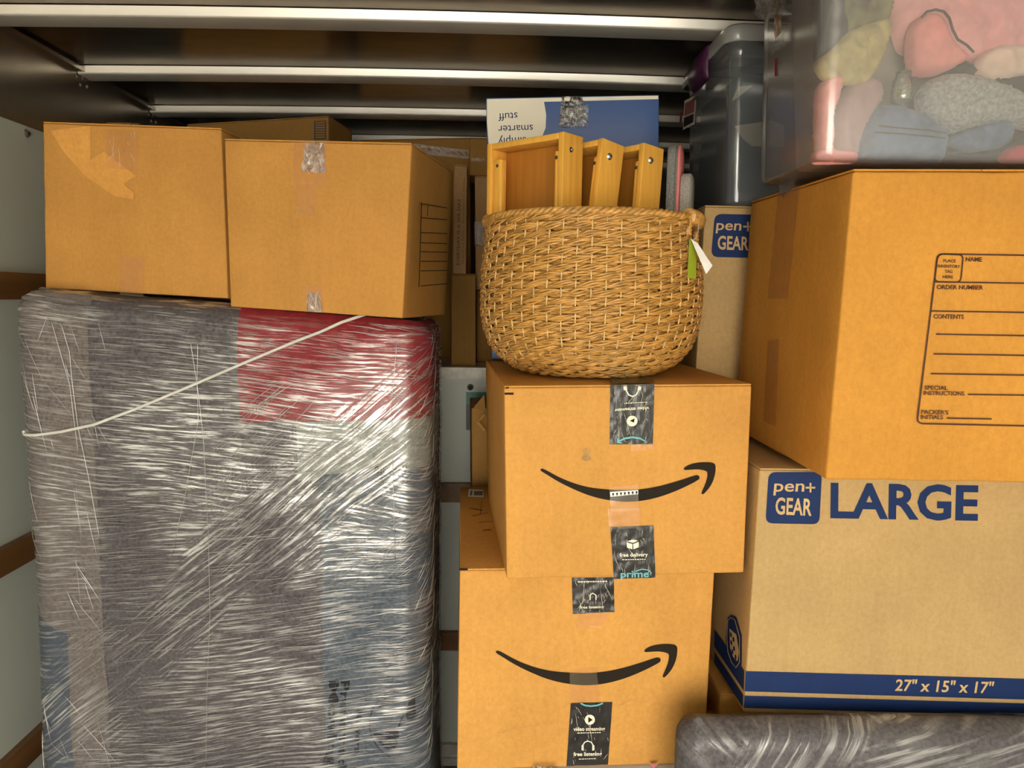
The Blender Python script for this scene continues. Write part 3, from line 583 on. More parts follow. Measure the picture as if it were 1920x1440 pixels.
# ------------------------------------------------------------------ wrapped furniture
class Slab:
    """A padded, rounded upright body; surf(s, z) walks round its outline: left side, front, right side, back."""
    def __init__(s, xl, xr, yf, yb, z0, ztop, rc, rt, bulge, seed):
        s.xl, s.xr, s.yf, s.yb, s.z0, s.zt, s.rc, s.rt, s.b, s.seed = xl, xr, yf, yb, z0, ztop, rc, rt, bulge, seed
        s.ly, s.lx, s.q = yb-yf-2*rc, xr-xl-2*rc, pi/2*rc
        s.tot = 2*s.ly+2*s.lx+4*s.q; s.sf = s.ly+s.q           # sf: where the flat front starts
    def out(s, t):
        t %= s.tot; xl, xr, yf, yb, rc = s.xl, s.xr, s.yf, s.yb, s.rc
        segs = [(s.ly, 'l', V((xl, yb-rc, 0)), V((0, -1, 0)), V((-1, 0, 0))), (s.q, V((xl+rc, yf+rc, 0)), pi), (s.lx, 'l', V((xl+rc, yf, 0)), V((1, 0, 0)), V((0, -1, 0))), (s.q, V((xr-rc, yf+rc, 0)), 1.5*pi),
                (s.ly, 'l', V((xr, yf+rc, 0)), V((0, 1, 0)), V((1, 0, 0))), (s.q, V((xr-rc, yb-rc, 0)), 0.0), (s.lx, 'l', V((xr-rc, yb, 0)), V((-1, 0, 0)), V((0, 1, 0))), (s.q, V((xl+rc, yb-rc, 0)), pi/2)]
        for g_ in segs:
            if t <= g_[0]+1e-9:
                if g_[1] == 'l': return g_[2]+g_[3]*t, g_[4].copy()
                a = g_[2]+t/rc; n = V((cos(a), sin(a), 0)); return g_[1]+n*rc, n
            t -= g_[0]
        return V((xl, yb-rc, 0)), V((-1, 0, 0))
    def surf(s, t, z, off=0.0):
        p, n = s.out(t); zt = s.zt(p.x); k = max(0, min(1, (z-(zt-s.rt))/s.rt)); ins = s.rt*(1-sqrt(1-k*k))
        q = V((p.x, p.y, z)); e = noise.noise(q*2.3+V((s.seed, 0, 0)))*0.7+noise.noise(q*6+V((s.seed, 3, 0)))*0.3
        P = q + n*(s.b*e*(1-k) - ins + off*(1-k)); P.z += off*k
        return P
    def sx(s, x): return s.sf+(x-s.xl-s.rc)
    def px(s, x, y):                       # pixel on the front -> (s, z)
        P = at(x, y, s.yf); return s.sx(P.x), P.z
    def rings(s, off, ns, nz_, fine=None):
        g = G()
        for j in range(nz_+1):
            for i in range(ns):
                t = s.tot*i/ns; p, n = s.out(t); v = j/nz_; v = 1-(1-v)**1.6 if False else v
                z = s.z0+(s.zt(p.x)-s.z0)*v; g.v.append(s.surf(t, z, off))
        for j in range(nz_):
            for i in range(ns): a, b = j*ns+i, j*ns+(i+1) % ns; g.f.append((a, b, b+ns, a+ns))
        top = [g.v[nz_*ns+i] for i in range(ns)]; c = sum(top, V())/ns; ci = len(g.v); g.v.append(c)
        for i in range(ns): g.f.append((nz_*ns+i, nz_*ns+(i+1) % ns, ci))
        return g
    def patch(s, s0, s1, zlo, zhi, off, n=40, m=24, edge=0.006):
        g = G()
        for j in range(m+1):
            for i in range(n+1):
                u, v = i/n, j/m; t = s0+(s1-s0)*u
                a, b = zlo(u) if callable(zlo) else zlo, zhi(u) if callable(zhi) else zhi
                p, _ = s.out(t); b = min(b, s.zt(p.x)-0.004)
                z = a+(b-a)*v; w_ = edge*noise.noise(V((t*9, z*9, s0*3)))
                g.v.append(s.surf(t+(w_ if i in (0, n) else 0), z+(w_ if j == 0 else 0), off))
        for j in range(m):
            for i in range(n): a = j*(n+1)+i; g.f.append((a, a+1, a+n+2, a+n+1))
        return g
    def path(s, pts, off, sub=8):
        out = []
        q = [s.px(*p) for p in pts]
        for i in range(len(q)-1):
            for k in range(sub): u = k/sub; out.append(s.surf(q[i][0]+(q[i+1][0]-q[i][0])*u, q[i][1]+(q[i+1][1]-q[i][1])*u, off))
        out.append(s.surf(*q[-1], off)); return out
class SlabFace:                             # lets print be laid on a slab's curved front
    def __init__(s, sl): s.sl = sl
    def at(s, x, y, off): return s.sl.surf(*s.sl.px(x, y), off)

def film_mat(name, rots, base=0.10, gain=0.55, rough=0.22, gl=0.5, fine=170, masks=()):
    """Stretch film: see-through, drawn out in fine glossy wrinkles along the direction of pull."""
    m, t, o = nodes(name)
    hs = []
    for i, (rot, sc) in enumerate(rots):
        co = N(t, 'TexCoord'); mp = N(t, 'Mapping'); vr = N(t, 'VectorRotate', _rotation_type='Y_AXIS', Angle=radians(rot)); mp.inputs['Scale'].default_value = (sc, sc, fine); mp.inputs['Location'].default_value = (i*7.3, 0, i*3.1)
        ds = N(t, 'TexNoise', Scale=2.2, Detail=1.0); t.links.new(co.outputs['Object'], ds.inputs['Vector'])
        ad = N(t, 'VectorMath', _operation='MULTIPLY_ADD'); t.links.new(ds.outputs['Color'], ad.inputs[0]); ad.inputs[1].default_value = (0.0, 0.0, 0.07); t.links.new(co.outputs['Object'], ad.inputs[2])
        t.links.new(ad.outputs[0], vr.inputs['Vector']); t.links.new(vr.outputs[0], mp.inputs['Vector']); hs.append(nz(t, 1.0, mp.outputs[0], 3, 0.62))
    h = hs[0]
    for i, h2 in enumerate(hs[1:]):
        if i < len(masks):                     # where this layer of wrapping lies: signed distance from a line, in the thing's own space
            nv, c0, lo, hi = masks[i]; co = N(t, 'TexCoord'); wob_ = N(t, 'TexNoise', Scale=7.0, Detail=2.0); t.links.new(co.outputs['Object'], wob_.inputs['Vector'])
            dt = N(t, 'VectorMath', _operation='DOT_PRODUCT'); t.links.new(co.outputs['Object'], dt.inputs[0]); dt.inputs[1].default_value = nv
            sb = N(t, 'Math', _operation='SUBTRACT'); t.links.new(dt.outputs['Value'], sb.inputs[0]); sb.inputs[1].default_value = c0
            ab = N(t, 'Math', _operation='ABSOLUTE'); t.links.new(sb.outputs[0], ab.inputs[0])
            wb = N(t, 'Math', _operation='MULTIPLY_ADD'); t.links.new(wob_.outputs[0], wb.inputs[0]); wb.inputs[1].default_value = 0.25; t.links.new(ab.outputs[0], wb.inputs[2])
            msk = ramp(t, wb.outputs[0], [(lo+0.125, (1, 1, 1)), (hi+0.125, (0, 0, 0))])
        else: msk = ramp(t, nz(t, 2.0, texco(t, loc=(i*4, 2, 1)), 2), [(0.50, (0, 0, 0)), (0.54, (1, 1, 1))])
        mx = N(t, 'Mix', _data_type='FLOAT'); t.links.new(msk, mx.inputs[0]); t.links.new(h, mx.inputs[2]); t.links.new(h2, mx.inputs[3]); h = mx.outputs[0]
    b = bump(t, h, 1.0, 0.0016, bump(t, nz(t, 4, texco(t, (0.7, 1, 1.3)), 3), 0.6, 0.03))
    lay = ramp(t, nz(t, 2.6, texco(t, loc=(9.4, 1, 4.2)), 3), [(0.38, (0.16,)*3), (0.60, (1,)*3)])     # number of film layers varies
    st = ramp(t, h, [(0.49, (base,)*3), (0.62, (base+gain,)*3)])
    fa = N(t, 'Math', _operation='MULTIPLY'); t.links.new(st, fa.inputs[0]); t.links.new(lay, fa.inputs[1])
    tr = N(t, 'BsdfTransparent'); gs = N(t, 'BsdfGlossy', Roughness=rough); gs.inputs[0].default_value = (1, 0.98, 0.94, 1); df = N(t, 'BsdfDiffuse'); df.inputs[0].default_value = (0.82, 0.82, 0.80, 1)
    t.links.new(b, gs.inputs['Normal']); t.links.new(b, df.inputs['Normal'])
    md = N(t, 'MixShader'); md.inputs[0].default_value = gl; t.links.new(df.outputs[0], md.inputs[1]); t.links.new(gs.outputs[0], md.inputs[2])
    mm = N(t, 'MixShader'); t.links.new(fa.outputs[0], mm.inputs[0]); t.links.new(tr.outputs[0], mm.inputs[1]); t.links.new(md.outputs[0], mm.inputs[2])
    t.links.new(mm.outputs[0], o.inputs[0]); return m
M['ink_slate'] = mat('slate_ink', (0.010, 0.012, 0.020), 0.9, spec=0.1)
M['blanket'] = mat('grey_moving_blanket', (0.085, 0.075, 0.080), 0.95, 0, 0.55, 120, bmp=0.5, bscale=240, detail=6)
M['blanket_blue'] = mat('slate_moving_blanket', (0.075, 0.095, 0.120), 0.95, 0, 0.5, 120, bmp=0.5, bscale=240, detail=6)
M['blanket_mauve'] = mat('mauve_moving_blanket', (0.15, 0.125, 0.115), 0.95, 0, 0.5, 110, bmp=0.5, bscale=240, detail=6)
M['blanket_pale'] = mat('pale_grey_blanket', (0.23, 0.25, 0.22), 0.95, 0, 0.35, 130, bmp=0.4, bscale=240, detail=6)
M['blanket_red'] = mat('red_blanket', (0.22, 0.008, 0.014), 0.9, 0, 0.3, 60, bmp=0.3, bscale=200)
M['blanket_cobalt'] = mat('blue_blanket', (0.055, 0.068, 0.095), 0.9, 0, 0.3, 100)
_o = V((-0.685, 2.13, ZF)); _p, _q = at(400, 1100, 1.885)-_o, at(800, 760, 1.885)-_o; _n = V((-(_q.z-_p.z), 0, _q.x-_p.x)).normalized()
M['film'] = film_mat('stretch_film', [(-5, 8), (6, 8), (38, 9)], 0.08, 0.82, 0.30, 0.72, masks=[((0, 0, 1), 0.60, 0.62, 0.70), (tuple(_n), _n.dot(_p), 0.07, 0.13)])
M['ridge'] = clear('film_ridge', (1, 1, 1), 0.5, 0.2, 0.55, (0.92, 0.90, 0.84))
M['twine'] = mat('white_twine', (0.70, 0.68, 0.62), 0.6)

zA, zB = A['c'][3], B['c'][2]
def ztop(x): return zA.z + (zB.z-zA.z)*(x-zA.x)/(zB.x-zA.x) - 0.006
SB = Slab(-1.205, -0.165, 1.885, 2.37, ZF, ztop, 0.075, 0.045, 0.012, 1.0)
WB = thing('wrapped_bundle', 'tall furniture bundle in grey and red blankets under stretch film, tied with white twine', 'furniture', (-0.685, 2.13, ZF))
SB.rings(0, 180, 70).build('blanket', M['blanket'], WB, True)
s_of = lambda x: SB.px(x, 900)[0]; z_of = lambda y: SB.px(600, y)[1]
sR = SB.sf+SB.lx+SB.q
SB.patch(s_of(455), sR+0.30, lambda u: z_of(795-20*u), 9, 0.003, 60, 24).build('red_blanket', M['blanket_red'], WB, True)
SB.patch(s_of(560), sR+0.25, lambda u: z_of(900-25*u), lambda u: z_of(785-20*u), 0.002, 50, 16).build('pale_blanket', M['blanket_pale'], WB, True)
SB.patch(s_of(600), sR+0.10, ZF, lambda u: z_of(890-20*u), 0.0028, 50, 50).build('slate_blanket', M['blanket_blue'], WB, True)
SB.patch(SB.ly-0.1, s_of(180), ZF, lambda u: z_of(540), 0.0024, 40, 60).build('mauve_blanket', M['blanket_mauve'], WB, True)
SB.patch(SB.ly+0.02, s_of(110), ZF, lambda u: z_of(1150+40*u), 0.0036, 20, 30).build('blue_blanket', M['blanket_cobalt'], WB, True)
sf_ = SlabFace(SB)
p = Print(sf_, 0.0045); p.text('PREFERRED', (762, 872), (702, 874), 13, 0.015).text('PREFERRED', (762, 893), (706, 895), 13, 0.015); p.build('blanket_lettering', M['ink'], WB)
p = Print(sf_, 0.0045); p.text('Preferred', (640, 1274), (634, 1440), 16, 0.03).text('Moving', (618, 1276), (613, 1440), 18, 0.04).text('Movers', (668, 1330), (664, 1412), 13, 0.02); p.build('blanket_lettering', M['ink_slate'], WB)
p = Print(sf_, 0.0045)
p.ring([(762+69*cos(radians(a)), 1358+68*sin(radians(a))) for a in range(90, 275, 6)], 2.2, False)
p.poly([(697, 1374), (720, 1376), (728, 1366), (745, 1365), (749, 1376), (746, 1393), (738, 1407), (734, 1409), (722, 1403), (709, 1390)])
p.poly([(708, 1328), (717, 1318), (722, 1319), (733, 1304), (731, 1314), (726, 1319), (728, 1321)]); p.poly([(745, 1364), (750, 1350), (757, 1332), (759, 1334), (753, 1352), (749, 1366)]); p.poly([(760, 1340), (768, 1312), (778, 1308), (780, 1345), (772, 1352), (764, 1350)])
p.build('globe_print', M['ink_slate'], WB)
SB.rings(0.006, 260, 90).build('stretch_film', M['film'], WB, True)
g = G(); g.tube(SB.path([(33, 811), (36, 817), (70, 815), (120, 808), (180, 795), (260, 765), (360, 723), (460, 680), (560, 638), (640, 608), (700, 592)], 0.010), 0.0042, 6); g.build('twine', M['twine'], WB, True)
g = G()
for pts in ([(360, 640), (372, 720), (385, 830), (394, 1000), (396, 1150), (390, 1300), (388, 1440)], [(374, 640), (372, 720), (374, 790), (352, 920), (325, 1040)], [(100, 600), (135, 720), (150, 850)], [(745, 640), (735, 760), (738, 900), (742, 1050)]):
    g.tube(SB.path(pts, 0.009), 0.0008, 5)
g.tube(SB.path([(75, 640), (92, 595), (120, 610), (135, 660), (140, 720), (150, 800), (170, 900), (190, 1010)], 0.009), 0.0009, 5)
o_ = g.build('film_cord', M['ridge'], WB, True); o_['kind'] = 'stuff'
rnd = random.Random(11); g = G()
def ridges(k, region, slope, lmin, lmax, wmax=0.0009):
    x0, x1, y0, y1 = region
    for _ in range(k):
        x, y = rnd.uniform(x0, x1), rnd.uniform(y0, y1)
        d_ = noise.noise(V((x*0.006, y*0.006, 4)))
        if rnd.random() > 0.55+0.9*d_: continue
        a = radians(slope(x, y)+rnd.uniform(-3, 3)); l = rnd.uniform(lmin, lmax)
        pts = []
        for q in range(6):
            t_ = q/5-0.5; pts.append((x+cos(a)*l*t_, y+sin(a)*l*t_+rnd.uniform(-.6, .6)))
        P = []
        for pp in pts:
            s_, z_ = SB.px(*pp)
            if z_ < 0.01 or z_ > ztop(-0.6)-0.03: P = []; break
            P.append(SB.surf(s_, z_, 0.0072))
        if P:
            wd = rnd.uniform(0.0003, wmax); g.tube(P, lambda t_: 0.0002+wd*sin(pi*t_), 4, False)
ridges(800, (140, 790, 575, 860), lambda x, y: 5+(x-400)*0.012, 18, 90)
ridges(420, (400, 800, 740, 1080), lambda x, y: -38+rnd.uniform(-8, 8), 25, 120)
ridges(800, (190, 780, 880, 1440), lambda x, y: -4-(x-200)*0.012+rnd.uniform(-4, 4), 18, 100)
ridges(70, (40, 200, 600, 1440), lambda x, y: 65+rnd.uniform(-20, 20), 25, 120)
ridges(160, (785, 860, 600, 1440), lambda x, y: -50+rnd.uniform(-12, 12), 15, 60)
o_ = g.build('film_wrinkle', M['ridge'], WB, True); o_['kind'] = 'stuff'

SW = Slab(0.375, 1.24, 1.345, 1.435, ZF, lambda x: 0.597-0.004*(x-0.4), 0.040, 0.040, 0.006, 5.0)
WP = thing('padded_headboard', 'grey padded furniture panel in clear film standing at the lower right', 'furniture', (0.8, 1.39, ZF))
SW.rings(0, 160, 60).build('padding', M['felt'] if False else M['blanket'], WP, True)
M['film_loose'] = film_mat('loose_stretch_film', [(16, 5), (-40, 6), (60, 6)], 0.08, 0.40, 0.30, 0.5, 80)
SW.rings(0.005, 200, 70).build('stretch_film', M['film_loose'], WP, True)

# ------------------------------------------------------------------ the basket and what it holds
zK = zkt+0.0015
BC = V((0.218, 1.712, zK)); BR, BH = 0.243, 0.335
PROF = [(0.0, 0.44), (0.012, 0.55), (0.05, 0.70), (0.11, 0.83), (0.20, 0.925), (0.30, 0.975), (0.42, 1.0), (0.58, 1.0), (0.75, 0.985), (0.90, 0.965), (1.0, 0.955)]
def prof_pts(n):
    P = [(r*BR, z*BH) for z, r in PROF]; d = [0]
    for a, b in zip(P, P[1:]): d.append(d[-1]+math.dist(a, b))
    out = []
    for i in range(n+1):
        s_ = d[-1]*i/n; k = max(j for j in range(len(d)) if d[j] <= s_+1e-9); k = min(k, len(P)-2); u = (s_-d[k])/(d[k+1]-d[k])
        out.append((P[k][0]+(P[k+1][0]-P[k][0])*u, P[k][1]+(P[k+1][1]-P[k][1])*u))
    return out, d[-1]
BK = thing('wicker_basket', 'round woven straw basket with wrapped handles standing on the upper parcel box', 'basket', BC)
NS, ROWS, NU = 52, 25, 26                        # stakes, rows of twining, crossings in a row
pp, arc = prof_pts(ROWS*4); rowh = arc/ROWS
HA = [radians(-21), radians(159)]; HW = 0.34        # handle directions and half width of the openings
def in_gap(th, row):
    return row in (ROWS-4, ROWS-3, ROWS-2, ROWS-1) and any(abs((th-h+pi) % (2*pi)-pi) < HW for h in HA)
SEG = 8; tot = NU*SEG
for row in range(ROWS):
    (r, z) = pp[row*4+2]; (ra, za), (rb, zb_) = pp[row*4+1], pp[row*4+3]
    td = V((rb-ra, zb_-za)).normalized(); nd = V((td.y, -td.x))
    g = G(); rnd = random.Random(row); slim = 0.6 if row < 3 else 1.0
    for st in (0, 1):
        jit = [rnd.uniform(0.8, 1.2) for _ in range(NU+1)]
        for fib in (-1, 0, 1):
            run, runs = [], []; ph0 = rnd.uniform(0, 6)
            for i in range(tot+1):
                th = 2*pi*i/tot; s_ = i/SEG; ph = pi*(s_+row*0.5+st); j_ = jit[int(s_+row*0.5) % NU]
                if in_gap(th, row):
                    if len(run) > 2: runs.append(run)
                    run = []; continue
                wd = 0.18+0.82*abs(cos(ph))**0.8                      # the strand is pinched where it goes behind a stake
                tw = 0.9*sin(ph)*(1 if row % 2 else -1)+0.25*sin(i*0.5+ph0); ro = 0.0054*cos(ph)*j_ + 0.0012*(1-abs(fib)) + fib*0.0016*tw; zo = 0.0042*sin(ph) + fib*0.0050*wd*j_*cos(tw*0.6) + 0.0010*sin(i*0.9+ph0)
                R_ = r+nd.x*ro+td.x*zo; Z_ = z+nd.y*ro+td.y*zo
                run.append(V((BC.x+R_*cos(th), BC.y+R_*sin(th), BC.z+max(0.004, Z_))))
            if len(run) > 2: runs.append(run)
            for rn in runs:
                cl_ = len(rn) == tot+1
                g.tube(rn[:-1] if cl_ else rn, 0.0027, 5, not cl_, cl_, 0.8)
    g.build('weave_row', M['straw'], BK, True)
for k in range(NS):
    th = 2*pi*k/NS; g = G(); pts = []
    for (r, z) in pp[2::3]:
        if any(abs((th-h+pi) % (2*pi)-pi) < HW for h in HA) and z > BH*(1-4.4/ROWS*1.15): break
        pts.append(V((BC.x+(r+0.0022)*cos(th), BC.y+(r+0.0022)*sin(th), BC.z+z)))
    g.tube(pts, 0.0021, 5); g.build('stake', M['stake'], BK, True)
g = G(); g.lathe([(0.001, 0.004), (0.44*BR, 0.003), (0.44*BR+0.004, 0.008), (0.001, 0.009)], BC.x, BC.y, 40)
for v in g.v: v.z += BC.z
g.build('basket_base', M['straw'], BK, True)
rnd = random.Random(3)
for st in range(3):                             # braided rim of three strands
    g = G(); pts = []
    for i in range(260):
        th = 2*pi*i/260; ph = 2*pi*(i*34/260+st/3); r_ = 0.955*BR+0.0045*cos(ph)
        pts.append(V((BC.x+r_*cos(th), BC.y+r_*sin(th), BC.z+BH+0.004+0.005*sin(ph))))
    g.tube(pts, 0.0050, 6, False, True, 0.8); g.build('rim_strand', M['straw'], BK, True)
for h in HA:
    g = G(); pts = []
    for i in range(72):
        th = h+(i/71-0.5)*2*HW*0.9; r_ = 0.955*BR
        pts.append(V((BC.x+r_*cos(th), BC.y+r_*sin(th), BC.z+BH+0.005)))
    g.tube(pts, lambda t_: 0.0165+0.0016*sin(t_*2*pi*14), 10); g.build('handle', M['straw'], BK, True)
    for sg in (-1, 1):
        th = h+sg*HW*0.92; g = G()
        pts = [V((BC.x+0.965*BR*cos(th), BC.y+0.965*BR*sin(th), BC.z+BH-0.05+0.05*i/24)) for i in range(25)]
        g.tube(pts, lambda t_: 0.0075+0.0012*sin(t_*2*pi*6), 8); g.build('handle_post', M['straw'], BK, True)
TG = thing('price_tag', 'lime and white folded paper tag hanging from the basket handle', 'tag', at(1298, 520, 1.545))
def plate(pts, th, name, mt, parent):
    g = G(); n = (pts[1]-pts[0]).cross(pts[2]-pts[0]).normalized()*th; k = len(pts)
    g.add(pts+[q+n for q in pts], [tuple(range(k)), tuple(reversed(range(k, 2*k)))]+[(i, (i+1) % k, k+(i+1) % k, k+i) for i in range(k)]); return g.build(name, mt, parent)
plate([at(1293, 448, 1.535), at(1307, 460, 1.555), at(1305, 523, 1.555), at(1289, 521, 1.535)], 0.0006, 'green_leaf', M['lime'], TG)
plate([at(1295, 447, 1.535), at(1308, 456, 1.53), at(1336, 498, 1.52), at(1324, 514, 1.52)], 0.0006, 'white_leaf', M['card'], TG)
g = G(); g.tube([at(1308, 400, 1.60), at(1310, 425, 1.57), at(1306, 445, 1.545), at(1299, 450, 1.536)], 0.0006, 4); g.build('string', M['card'], TG)

def tray(label, corner, y, edir, T_, Wd, Ht, lean, screw):
    e = V((edir[0], edir[1], 0)).normalized(); t = V((-e.y, e.x, 0)); t = -t if t.x < 0 else t
    z = V((0, 0, 1)); z = (z*cos(lean)+t*sin(lean)).normalized(); t = (t*cos(lean)-V((0, 0, 1))*sin(lean)).normalized()
    top = at(*corner, y); Ot = top - z*Ht
    o = thing('folding_tray', label, 'tray', Ot, 0, 'bamboo trays in the basket'); rl = 0.014
    def piece(name, a, b, c, da, db, dc, mt, parent=o, bev=0.002):
        # a, b, c: start along e, t, z; da, db, dc: extents
        g = G(); q = Ot+e*a+t*b+z*c; A_, B_, C_ = e*da, t*db, z*dc
        cs = [q+C_, q+B_+C_, q+B_, q, q+A_+C_, q+A_+B_+C_, q+A_+B_, q+A_]
        rbox(g, cs, bev, 2, 0, 1); return g.build(name, mt, parent, True)
    piece('side_rail', 0, 0, 0, rl, T_, Ht, M['bamboo']); piece('side_rail', Wd-rl, 0, 0, rl, T_*0.75, Ht, M['bamboo'])
    piece('end_rail', rl, 0, Ht-0.014, Wd-2*rl, T_*0.92, 0.013, M['bamboo']); piece('end_rail', rl, 0, 0, Wd-2*rl, T_*0.92, 0.013, M['bamboo'])
    piece('tray_panel', rl, T_*0.70, 0.013, Wd-2*rl, 0.007, Ht-0.027, M['bamboo_dark'])
    for a, lw in ((rl+0.001, 0.012), (Wd-rl-0.026, 0.024)):
        lg = piece('leg', a, 0.004, 0.08, lw, 0.020, Ht-0.115, M['bamboo'], bev=0.005)
        P = Ot+e*(a+lw/2)+t*0.0035+z*(Ht-0.050); dome(P+t*0.0006, -t, 0.004, M['screw_dark'], lg, 'leg_screw')
    piece('crossbar', rl+0.012, 0.010, Ht-0.182, Wd-2*rl-0.026, 0.016, 0.024, M['bamboo'])
    P = Ot+t*T_*0.38+z*(Ht-0.033); dome(P, -e, 0.0080 if screw else 0.0060, M['screw'] if screw else M['screw_dark'], o, 'screw')
    dome(P-e*0.0032, -e, 0.0034, M['screw_dark'] if screw else M['screw'], o, 'screw_centre')
    return o
tray('upright bamboo tray at the left of the basket, its recessed panel facing out', (1057, 246), 1.585, (-0.74, 0.67), 0.070, 0.215, 0.365, 0.0, False)
tray('leaning bamboo tray in the middle of the basket with a bright screw', (1131, 258), 1.615, (-0.62, 0.78), 0.068, 0.19, 0.355, 0.13, True)
tray('bamboo tray at the right of the three in the basket, beside the grey pads', (1208, 267), 1.65, (-0.62, 0.78), 0.068, 0.18, 0.345, 0.07, True)
def pad(label, px0, y, w_, ht, th, mt, edge, ang=1.15, name='felt_pad'):
    o = thing(name, label, 'pad', at(*px0, y)-V((0, 0, ht)), ang)
    top = at(*px0, y); e = V((cos(ang), sin(ang), 0)); n = V((sin(ang), -cos(ang), 0)); r_ = 0.028
    out = []
    for (u, v, a0) in ((r_, r_, 180), (w_-r_, r_, 270), (w_-r_, ht-r_, 0), (r_, ht-r_, 90)):
        for k in range(6): a = radians(a0+18*k); out.append((u+r_*cos(a), v+r_*sin(a)))
    def loop(grow, t0, t1, name_, mt_):
        g = G(); m = len(out); cu, cv = w_/2, ht/2
        rings_ = [(grow-0.003, t0), (grow, t0+0.0025), (grow, t1-0.0025), (grow-0.003, t1)]
        for gr, t_ in rings_:
            for (u, v) in out:
                du, dv = u-cu, v-cv; k_ = 1+gr/max(abs(du), abs(dv), 0.02)
                g.v.append(top-V((0, 0, ht))+e*(cu+du*k_)+V((0, 0, 1))*(cv+dv*k_)+n*t_)
        for j in range(3):
            for i in range(m): g.f.append((j*m+i, j*m+(i+1) % m, (j+1)*m+(i+1) % m, (j+1)*m+i))
        g.f.append(tuple(reversed(range(m)))); g.f.append(tuple(range(3*m, 4*m)))
        return g.build(name_, mt_, o, True)
    loop(0, 0, th, 'pad_body', mt)
    if edge: loop(0.0025, th*0.55, th*1.12, 'pad_trim', edge); 
    return o
pad('charcoal felt pad beside the right bamboo tray', (1252, 268), 1.70, 0.13, 0.36, 0.018, M['felt'], None, 1.25)
pad('grey felt pad with pink trim standing in the basket', (1265, 270), 1.71, 0.12, 0.36, 0.012, M['felt'], M['pinkedge'], 1.25)
pad('short pale grey felt pad nearest the basket handle', (1276, 322), 1.715, 0.09, 0.30, 0.022, M['felt_light'], None, 1.2)

# ------------------------------------------------------------------ clear storage bins
def ring_rr(x0, x1, y0, y1, rc, z, n=6):
    out = []
    for (cx_, cy_, a0) in ((x0+rc, y0+rc, 180), (x1-rc, y0+rc, 270), (x1-rc, y1-rc, 0), (x0+rc, y1-rc, 90)):
        for k in range(n+1): a = radians(a0+90*k/n); out.append(V((cx_+rc*cos(a), cy_+rc*sin(a), z)))
    return out
def loft(g, rings_, cap0=False, cap1=False):
    m = len(rings_[0]); b = len(g.v)
    for r_ in rings_: g.v += r_
    for j in range(len(rings_)-1):
        for i in range(m): g.f.append((b+j*m+i, b+j*m+(i+1) % m, b+(j+1)*m+(i+1) % m, b+(j+1)*m+i))
    if cap0: g.f.append(tuple(b+i for i in reversed(range(m))))
    if cap1: g.f.append(tuple(b+(len(rings_)-1)*m+i for i in range(m)))
def storage_bin(name, label, x0, x1, y0, y1, z0, z1, body, lidm, latch, rc=0.035, draft=0.018):
    o = thing(name, label, 'bin', ((x0+x1)/2, (y0+y1)/2, z0)); h = z1-z0
    def R_(ins, z): return ring_rr(x0+ins, x1-ins, y0+ins, y1-ins, max(0.008, rc-ins*0.3), z)
    g = G(); loft(g, [R_(draft+0.006, z0), R_(draft+0.002, z0+0.003), R_(draft, z0+0.014), R_(draft*0.55, z0+h*0.5), R_(draft*0.25, z0+h*0.80), R_(0.006, z0+h*0.815), R_(0.004, z0+h*0.90), R_(-0.008, z0+h*0.905), R_(-0.008, z0+h*0.925)], True)
    g.build('tub', body, o, True)
    g = G(); loft(g, [R_(-0.011, z0+h*0.90), R_(-0.014, z0+h*0.905), R_(-0.013, z1-0.008), R_(-0.004, z1), R_(0.030, z1), R_(0.036, z1-0.012)], False, True); g.build('lid', lidm, o, True)
    if latch:
        yc = (y0+y1)/2
        for sg, xx in ((-1, x0), (1, x1)):
            g = G()
            prof_ = [(0.014, z1-0.002), (0.026, z1-0.012), (0.034, z1-0.050), (0.026, z1-0.085), (0.014, z1-0.092)]
            vs = []
            for (dx_, z_) in prof_:
                for yy in (-0.075, -0.06, 0.06, 0.075): k_ = 1 if abs(yy) < 0.07 else 0.6; vs.append(V((xx+sg*dx_*k_, yc+yy, z_)))
            for (dx_, z_) in prof_:
                for yy in (-0.075, -0.06, 0.06, 0.075): vs.append(V((xx+sg*0.008, yc+yy, z_)))
            fs = []; n4 = 4; B_ = 20
            for j in range(4):
                for i in range(3): a = j*4+i; fs += [(a, a+1, a+5, a+4), (B_+a, B_+a+4, B_+a+5, B_+a+1)]
                fs += [(j*4, j*4+4, B_+j*4+4, B_+j*4), (j*4+3, B_+j*4+3, B_+j*4+7, j*4+7)]
            for i in range(3): fs += [(i, B_+i, B_+i+1, i+1), (16+i, 17+i, B_+17+i, B_+16+i)]
            g.add(vs, fs); g.build('latch', latch, o, True)
    return o
M['bin_clear'] = clear('clear_bin_plastic', (0.96, 0.96, 0.96), 0.16, 0.18, 0.22, (0.88, 0.86, 0.82))
M['bin_smoky'] = clear('clear_bin_plastic_back', (0.93, 0.94, 0.95), 0.16, 0.12, 0.30, (0.66, 0.72, 0.74))
M['lid_white'] = clear('white_translucent_lid', (0.9, 0.9, 0.9), 0.15, 0.25, 0.62, (0.86, 0.86, 0.82))
M['purple'] = mat('purple_plastic', (0.055, 0.010, 0.045), 0.35)
M['navy_cloth'] = mat('dark_slate_cloth', (0.045, 0.055, 0.068), 0.85, 0, 0.25, 12)
zN = max(q.z for q in Nn['c'])+0.003; zO = 2.098
OB = storage_bin('storage_bin', 'clear lidded bin of dark cloth with a purple latch, beside the blue carton', 0.575, 1.00, 1.915, 2.35, zN, zO, M['bin_smoky'], M['lid_white'], M['purple'])
